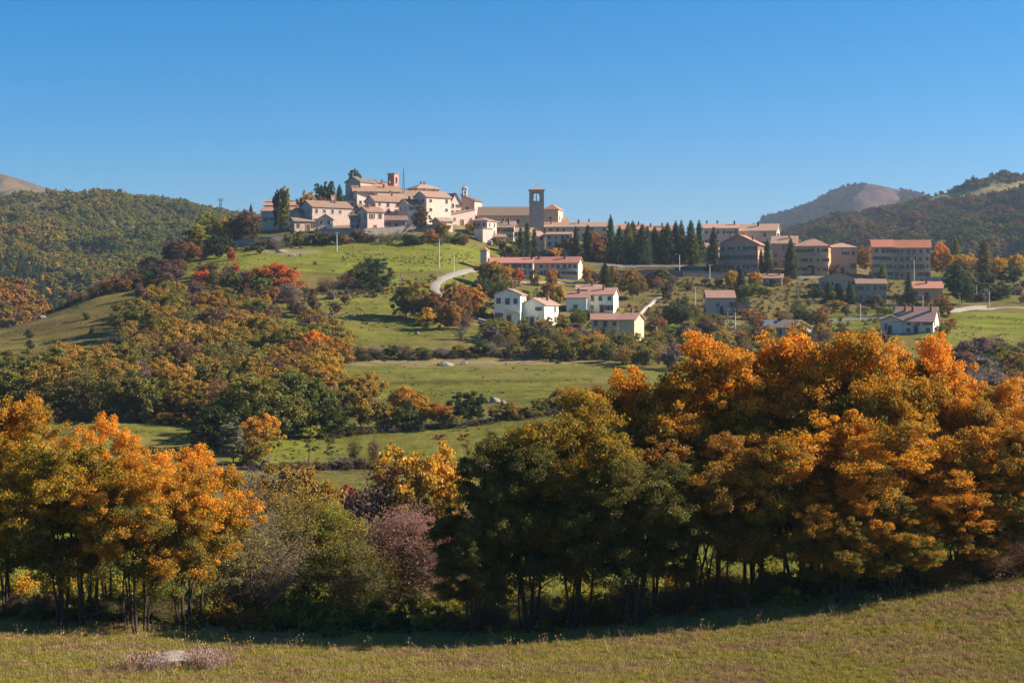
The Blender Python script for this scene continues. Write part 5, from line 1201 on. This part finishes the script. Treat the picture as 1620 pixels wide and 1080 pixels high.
# ------------------------------------------------------------------ woods filled tree by tree
def inside(poly,x,y):
    c=False; n=len(poly)
    for i in range(n):
        x1,y1=poly[i]; x2,y2=poly[(i+1)%n]
        if (y1>y)!=(y2>y) and x<(x2-x1)*(y-y1)/(y2-y1)+x1: c=not c
    return c
LABS={}
OAK=['oak0','oak1','oak2','oak3','oak4']
def fill(poly,n,mind,kinds,hr,names,weights,where,seed,group,wr=(.9,1.3),dmin=60,cat=None,word='tree'):
    rng=random.Random(seed); xs=[p[0] for p in poly]; ys=[p[1] for p in poly]; pts=[]; it=[]
    for _ in range(n*40):
        if len(it)>=n: break
        x,y=rng.uniform(min(xs),max(xs)),rng.uniform(min(ys),max(ys))
        if not inside(poly,x,y): continue
        p=G(x,y,dmin)
        if any((p.x-q.x)**2+(p.y-q.y)**2<mind*mind for q in pts): continue
        pts.append(p)
        f=.5+.3*float(wav(np.array(p.x),np.array(p.y),45,seed%11))+rng.gauss(0,.2); f=min(max(f,0),.999)
        tot=sum(weights); acc=0
        for k,wt in zip(names,weights):
            acc+=wt/tot
            if f<acc: break
        kd=rng.choice(kinds); h=rng.uniform(*hr); q=(h-hr[0])/(hr[1]-hr[0]); size='tall' if q>.66 else ('low' if q<.33 else 'mid-sized')
        it.append((x,y,kd,h,k,size,'bush' if kd.startswith(('bush','bare')) else word,rng.uniform(*wr),p))
    for x,y,kd,h,k,size,wd,r_,p in it:
        L_=sorted((q for q in it if q[0]<x-1),key=lambda q:(x-q[0])+2.5*abs(q[1]-y))[:1]; R_=sorted((q for q in it if q[0]>x+1),key=lambda q:(q[0]-x)+2.5*abs(q[1]-y))[:1]
        d=lambda q:q[5]+' '+COLS[q[4]][2].split()[-1]+('' if q[6]=='bush' else ' tree')
        if L_ and R_: nb='between %s and %s'%(d(L_[0]),d(R_[0]))
        elif R_: nb='leftmost, beside %s'%d(R_[0])
        elif L_: nb='rightmost, beside %s'%d(L_[0])
        else: nb='alone'
        lab='%s %s %s %s in %s'%(size,COLS[k][2],wd,nb,where)
        if lab in LABS: lab=lab.replace(' in the',', nearer, in the' if y>LABS[lab] else ', farther, in the')
        if len(lab.split())>16: lab=lab.replace(' in the ',', ')
        if len(lab.split())>16: lab=lab.replace('between ','between ').replace('mid-sized ','',1)
        LABS[lab]=y
        o,_=P(kd,x,y,col=k,hm=h,width=h*r_/p.y*K,label=lab,dmin=dmin,cat='bush' if wd=='bush' else 'tree'); o['group']=group
    return len(it)
fill([(-30,622),(60,608),(150,592),(200,562),(205,535),(222,512),(258,494),(330,498),(400,505),(440,530),(520,560),(545,585),(505,600),(520,650),(500,680),(450,690),(330,672),(80,660),(-30,665)],150,5.4,OAK+['bush0','bare1'],(5.5,9.0),['darkgreen','green','olive','ochre','brown','amber','orange','rust','purple'],[4,12,28,24,7,17,7,6,4],'the big wood',21,'trees of the big mixed wood',dmin=150)
fill([(225,470),(300,462),(380,470),(470,486),(500,500),(440,510),(330,495),(215,480)],26,4.6,['bare0','bare1','bush0','bush1','oak1'],(3,5.5),['purple','rust','brown','ochre','olive'],[20,22,20,20,15],'the brown scrub',22,'scrub above the big wood',dmin=300)
fill([(190,452),(245,432),(330,434),(400,448),(400,470),(300,462),(190,463)],24,5,['bare0','bare1','bush1','oak3'],(3.5,6),['purple','brown','darkgreen','rust','green'],[25,25,20,15,15],'the crest scrub',23,'scrub on the left crest',dmin=330)
fill([(95,482),(130,466),(190,450),(200,458),(130,474),(100,488)],10,6,['bare1','bush0'],(3,5),['purple','rust','brown'],[10,8,6],'the far crest line',24,'shrubs on the far left crest',dmin=330)
fill([(470,488),(540,478),(560,492),(500,510),(470,500)],5,6,['bush0','bare1'],(2.5,4),['brown','purple','olive'],[10,8,6],'the meadow edge',25,'bushes on the lower meadow edge',dmin=330)
fill([(430,545),(500,530),(530,548),(540,570),(440,575)],10,5,OAK,(5,7),['olive','ochre','amber','rust'],[8,10,8,5],'the tree belt',26,'belt left of the dark hedge',dmin=250)
fill([(480,462),(640,462),(650,470),(480,480)],9,6,['bare0','bush2'],(1.8,3.2),['grey','brown','darkgreen'],[10,10,8],'the slope strip',27,'scrub between the slope meadows',dmin=400)
fill([(770,535),(860,528),(930,540),(1010,552),(1015,580),(900,572),(780,562)],52,3.4,['bush0','bush1','oak0','oak3','bare1'],(3,5.6),['darkgreen','green','olive','ochre','grey','orange','purple'],[16,16,18,14,14,8,8],'the house thicket',28,'thicket below the white houses',dmin=300)
fill([(1000,560),(1060,530),(1110,528),(1240,535),(1400,540),(1400,575),(1020,590)],75,3.4,['bush0','bush1','oak2','bare1'],(3,5.2),['rust','brown','ochre','olive','grey','green'],[12,14,14,14,14,8],'the scrub behind maples',29,'scrub behind the maples',dmin=280)
fill([(1505,575),(1540,562),(1660,555),(1660,700),(1560,690),(1530,620)],26,5.5,['bare0','bare1','bush1','oak1','bush0'],(4,7),['grey','purple','rust','olive','darkgreen','ochre'],[26,16,14,14,12,6],'the pasture scrub',30,'scrub below the pasture',dmin=180)
fill([(940,446),(1110,447),(1150,452),(1110,462),(950,462)],14,4.5,['bush0','bush1','bare1'],(2.5,4.2),['rust','purple','olive','ochre','darkgreen'],[12,12,10,8,8],'the wall bank',31,'bushes on the bank under the wall',dmin=400)
fill([(1130,446),(1170,446),(1260,448),(1260,456),(1140,458)],8,4.5,['bush0','bush2'],(2,3.5),['ochre','olive','rust'],[12,12,10],'the balcony-house bank',32,'bushes below the balcony house',dmin=400)
fill([(1040,468),(1110,470),(1115,500),(1240,500),(1260,470),(1300,470),(1340,520),(1240,535),(1060,532),(1030,500)],34,4,['bush0','bush1','bush2','bare1','oak4'],(2,4.2),['darkgreen','olive','brown','rust','green','grey'],[14,14,10,9,10,8],'the cottage gardens',39,'bushes of the cottage gardens',dmin=380)
fill([(1330,476),(1480,485),(1480,500),(1400,498),(1330,500)],12,4.5,['bush0','bush1','bare0'],(1.8,3.4),['darkgreen','olive','grey','purple'],[12,12,10,8],'the terraced gardens',33,'bushes of the terraced gardens',dmin=380)
fill([(770,470),(880,470),(890,500),(960,505),(960,520),(890,520),(870,500),(770,490)],12,4,['bush0','bush2','oak4'],(2.5,4.5),['darkgreen','green','rust','ochre'],[12,12,10,8],'the white-house gardens',34,'bushes round the white houses',dmin=380)
fill([(1510,450),(1660,452),(1660,480),(1600,480),(1510,478)],14,5,['bush1','bush0','oak2'],(3,5),['darkgreen','green','grey','rust'],[14,12,8,6],'the road belt',35,'belt above the pasture road',dmin=420)
fill([(770,385),(960,392),(960,410),(780,408)],14,4.5,['bush0','bush1','oak1'],(2.5,5),['darkgreen','green','olive','rust'],[16,10,8,6],'the church bank',36,'bank under the church',dmin=470)
fill([(60,520),(150,500),(190,500),(120,545),(20,560)],5,14,['bush2'],(1.5,2.5),['darkgreen','olive'],[10,8],'the left meadow',37,'lone bushes of the left meadow',dmin=330)

# ------------------------------------------------------------------ wooded slopes far off
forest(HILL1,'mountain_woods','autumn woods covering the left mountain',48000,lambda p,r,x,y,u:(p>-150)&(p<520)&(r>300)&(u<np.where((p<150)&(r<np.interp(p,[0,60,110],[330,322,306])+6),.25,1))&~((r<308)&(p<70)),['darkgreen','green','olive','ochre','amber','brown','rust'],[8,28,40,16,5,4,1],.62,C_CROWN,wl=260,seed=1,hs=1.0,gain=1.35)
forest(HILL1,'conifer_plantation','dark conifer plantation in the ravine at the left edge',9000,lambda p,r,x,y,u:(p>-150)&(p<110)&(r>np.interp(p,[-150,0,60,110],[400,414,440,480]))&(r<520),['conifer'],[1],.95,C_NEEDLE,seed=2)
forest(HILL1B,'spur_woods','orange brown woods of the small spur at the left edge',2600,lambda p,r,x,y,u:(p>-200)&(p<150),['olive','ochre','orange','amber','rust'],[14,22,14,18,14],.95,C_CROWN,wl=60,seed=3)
forest(HILL2,'peak_woods','woods tinted dark purple for the shaded side of the distant peak',16000,lambda p,r,x,y,u:(p>1150)&(((p<1375+(-(r-290))*1.0)&(u<.92))|((p>1425)&(u<.9))),['purple','conifer','brown','darkgreen'],[26,24,12,20],0.85,C_CROWN,wl=300,seed=4,gain=.42)  # tints darkened so the peak's shaded side is in the colour
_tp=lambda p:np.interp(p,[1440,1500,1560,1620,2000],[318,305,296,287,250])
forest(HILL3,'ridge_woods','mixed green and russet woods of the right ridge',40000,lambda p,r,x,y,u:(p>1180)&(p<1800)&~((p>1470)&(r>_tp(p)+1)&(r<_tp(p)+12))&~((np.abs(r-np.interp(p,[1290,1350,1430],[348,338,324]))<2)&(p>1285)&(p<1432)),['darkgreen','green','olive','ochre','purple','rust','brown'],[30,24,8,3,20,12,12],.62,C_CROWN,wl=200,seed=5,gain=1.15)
forest(HILL0,'bare_mountain_scrub','sparse dark bushes on the bare mountain shoulder',500,lambda p,r,x,y,u:(p>20)&(p<110)&(r<312),['darkgreen'],[1],.8,C_CROWN,seed=6)
# undergrowth and thickets -----------------------------------------------------------------------
rng=np.random.default_rng(12); PAL['fieldw']=(np.array((.12,.13,.03)),np.array((.24,.22,.05)))
def strip(name,label,n,path,jit_,size,names,weights,seed,dmin=60,D=None,coll=None,hs=1.0):
    r=np.random.default_rng(seed); pts=[];px=np.array([p[0] for p in path]);ry=np.array([p[1] for p in path])
    xs=r.uniform(px[0],px[-1],n); ys=np.interp(xs,px,ry)+r.normal(0,jit_,n)
    for x,y in zip(xs,ys):
        if D: d=y; X=(x-CX)/K*d; pts.append((X,d,gz(X,d)-.1))
        else: p=G(x,y,dmin); pts.append((p.x,p.y,p.z-.1))
    pts=np.array(pts); fld=np.clip(.5+.6*wav(pts[:,0],pts[:,1],20,seed),0,1); A,B=tints(names,weights,fld,r,n)
    s=size*r.uniform(.5,1.4,n); rot=np.zeros((n,3)); rot[:,2]=r.uniform(0,6.28,n)
    return scatter(name,pts,np.stack([s,s,s*hs*r.uniform(.7,1.3,n)],1),rot,A,B,coll or C_BUSH,label)
strip('hedgerow_undergrowth','low dark undergrowth along the foot of the hedgerow trees',230,[(-80,80),(700,80),(1100,80),(1750,80)],1.6,.7,['darkgreen','green','olive','brown','rust'],[16,14,10,10,4],41,D=True)
strip('back_undergrowth','sunlit leafy undergrowth behind the hedgerow trunks',260,[(-80,92),(1750,92)],5,.8,['yellowgreen','olive','green','gold'],[22,14,10,3],42,D=True)
strip('path_scrub','low brown scrub along the field path',130,[(400,741),(780,741)],1.2,.55,['grey','brown','olive'],[10,10,6],43,dmin=140)
strip('hedge_foot_scrub','brown weeds at the foot of the field hedge',160,[(500,694),(600,684),(700,676),(950,648)],1.5,.5,['brown','grey','rust','olive'],[10,10,6,5],44,dmin=150)
strip('meadow_hedge_scrub','low scrub filling the dark hedge across the meadow',170,[(480,570),(640,568),(820,563),(1000,570)],2,.8,['brown','grey','purple','darkgreen'],[10,10,8,8],45,dmin=250)
strip('crest_scrub','low scrub along the left crest',120,[(60,497),(120,474),(180,458),(240,448)],2.5,.8,['brown','rust','purple','darkgreen'],[10,10,8,6],46,dmin=330)
strip('wood_edge_scrub','low scrub at the lower edge of the big wood',200,[(60,664),(200,664),(330,674)],1.5,.8,['rust','brown','ochre','green'],[10,10,8,6],47,dmin=180)
strip('town_foot_scrub','low scrub below the old town wall',220,[(300,402),(420,392),(560,380),(700,380),(740,382)],2.5,.75,['darkgreen','brown','grey','olive'],[12,10,8,6],48,dmin=430)
strip('village_scrub','low garden scrub between the village houses',900,[(760,500),(1000,510),(1300,485),(1470,470)],26,.65,['darkgreen','olive','brown','grey','green','rust'],[12,12,10,10,8,5],49,dmin=330)
strip('slope_scrub','tiny bushes dotted over the slope meadows',45,[(300,430),(560,440),(740,470)],26,.45,['brown','olive','darkgreen'],[12,10,8],50,dmin=330)
strip('slope_bracken','brown bracken along the upper slope contour',260,[(540,404),(600,410),(680,412),(750,405)],6,.3,['brown','ochre','olive','grey'],[14,8,10,8],54,dmin=440)
strip('middle_bracken','brown bracken between the two slope meadows',260,[(390,470),(520,466),(600,462),(650,452),(690,440)],4,.5,['brown','rust','olive','grey'],[14,6,10,8],55,dmin=400)
strip('lower_bracken','thin brown weeds along the lower meadow folds',160,[(380,500),(480,484),(560,500),(700,515)],9,.32,['brown','ochre','olive'],[14,8,10],56,dmin=340)
strip('garden_bracken','brown dry growth on the terraces round the cottages',420,[(960,452),(1110,458),(1250,456),(1400,470)],10,.5,['brown','rust','olive','grey','darkgreen'],[14,8,10,8,10],57,dmin=400)

def pasture(name,label,n,boxes,size,names,weights,seed,thr=.2):
    r=np.random.default_rng(seed); pts=[]
    for _ in range(n):
        b=boxes[r.integers(len(boxes))]; x,y=r.uniform(b[0],b[1]),r.uniform(b[2],b[3]); p=G(x,y,b[4])
        if float(wav(np.array(p.x),np.array(p.y),14,seed%9))+.5*float(wav(np.array(p.x),np.array(p.y),45,seed%5))>thr: pts.append((p.x,p.y,p.z-.03))
    pts=np.array(pts); n=len(pts); A,B=tints(names,weights,r.random(n),r,n); s=size*r.uniform(.5,1.5,n); rot=np.zeros((n,3)); rot[:,2]=r.uniform(0,6.28,n)
    scatter(name,pts,np.stack([s,s,s*r.uniform(.5,1,n)],1),rot,A,B,C_BUSH,label)
pasture('pasture_weeds','rough tufts and weeds spread over the pastures',7500,[(80,310,664,715,180),(410,900,645,735,180),(500,1010,568,640,240),(380,760,440,550,330),(380,760,385,440,450),(240,420,405,430,430),(0,240,465,560,330),(1490,1640,500,560,330),(1180,1270,448,485,400),(1000,1120,462,500,400)],.2,['olive','fieldw','brown','ochre'],[12,16,4,4],61)
# ------------------------------------------------------------------ field grass
def tuft(seed,nb,h,r,w,head=False):
    g=np.random.default_rng(seed); V=[];F=[];lv=[]
    for i in range(nb):
        a=g.uniform(0,6.28); q=g.uniform(0,r); b=g.uniform(0,6.28); hh=h*g.uniform(.5,1.1); le=hh*g.uniform(.1,.55)
        p0=np.array([math.cos(a)*q,math.sin(a)*q,-.03]); d=np.array([math.cos(b),math.sin(b),0]); s=np.array([-math.sin(b),math.cos(b),0])*w/2
        m=p0+d*le*.35+np.array([0,0,hh*.6]); t=p0+d*le+np.array([0,0,hh]); n=len(V)
        V+= [p0-s,p0+s,m+s*.8,m-s*.8,t+s*.25,t-s*.25]; F+=[(n,n+1,n+2,n+3),(n+3,n+2,n+4,n+5)]; lv+=[[g.random(),g.random(),z] for z in (0,0,.5,.5,1,1)]
        if head:
            n=len(V); k=w*1.6; V+=[t-s*0,t+np.array([k,0,k*1.5]),t+np.array([0,0,k*4]),t+np.array([-k,0,k*1.5])]; F.append((n,n+1,n+2,n+3)); lv+=[[g.random(),1,1]]*4
    return (None,None),(np.array(V),np.array(F),np.array(lv)),None
C_GRASS=masscoll("field_tufts",[tuft(i,26,.26,.24,.022) for i in range(5)]); C_STALK=masscoll("seed_stalks",[tuft(20+i,5,.62,.12,.016,True) for i in range(3)])
PAL['straw']=(np.array((.28,.19,.08)),np.array((.42,.29,.12))); PAL['fieldgreen']=(np.array((.18,.17,.04)),np.array((.33,.30,.07))); PAL['dull']=(np.array((.20,.135,.07)),np.array((.32,.21,.12))); PAL['fieldgold']=(np.array((.22,.19,.03)),np.array((.38,.29,.05)))
SLABP=slab.location
slab.location.z+=.22; slab.scale=(1,.8,1.5)
def field(name,label,n,d0,d1,size,names,weights,coll,seed,hs=1,wl=9,px0=-60,px1=1690,fpos=None):
    r=np.random.default_rng(seed); D=np.sqrt(r.uniform(d0*d0,d1*d1,n)); px=r.uniform(px0,px1,n); X=(px-CX)/K*D
    Z=np.array([gz(x,d) for x,d in zip(X,D)]); fld=np.clip(.5+.55*wav(X,D*2.2,wl,seed)+.35*wav(X,D*2,wl*.3,seed+3),0,1)
    A,B=tints(names,weights,fld,r,n,.2); s=size*r.uniform(.6,1.3,n); rot=np.zeros((n,3)); rot[:,2]=r.uniform(0,6.28,n)
    return scatter(name,np.stack([X,D,Z],1),np.stack([s,s,s*hs*r.uniform(.6,1.3,n)],1),rot,A,B,coll,label)
field('field_grass','dry olive and brown autumn grass of the foreground field',60000,58,79,.62,['dull','straw','fieldgreen','fieldgold'],[18,24,44,8],C_GRASS,51)
field('seed_heads','pale seed stalks standing above the field grass',1500,64,78,.75,['straw','dull'],[1,1],C_STALK,52)
field('meadow_grass','sunlit green grass behind the hedgerow',9000,82,125,1.6,['fieldgreen','fieldgreen'],[1,1],C_GRASS,53)
# dead weeds around the slab
r=np.random.default_rng(9); n=260; px=np.concatenate([r.normal(325,18,170),r.normal(235,26,90)]); row=np.concatenate([r.normal(1054,5,170),r.normal(1060,3,90)])
pts=[tuple(G(a,b,45)) for a,b in zip(px,row)]; s=r.uniform(.7,1.3,n); rot=np.zeros((n,3)); rot[:,2]=r.uniform(0,6.28,n)
A=np.tile((.20,.13,.10),(n,1)); B=np.tile((.36,.24,.19),(n,1)); scatter('dead_weeds',pts,np.stack([s,s,s],1),rot,A,B,C_STALK,'dead purplish weeds tangled around the grey rock slab')
# ------------------------------------------------------------------ air
hb=MB(); hb.box((0,12700,-60),(56000,25600,760)); me=hb.mesh('haze',[]); hm=bpy.data.materials.new('air'); hm.use_nodes=True; t=hm.node_tree; t.nodes.clear(); o_=t.nodes.new('ShaderNodeOutputMaterial'); v=t.nodes.new('ShaderNodeVolumePrincipled')
v.inputs['Color'].default_value=(.62,.78,1,1); v.inputs['Density'].default_value=HAZE; v.inputs['Anisotropy'].default_value=.2; t.links.new(v.outputs[0],o_.inputs['Volume']); me.materials.append(hm)
if HAZE>0:
    ho=link('haze',me); ho['kind']='stuff'; ho['label']='thin blue autumn air over the valley'
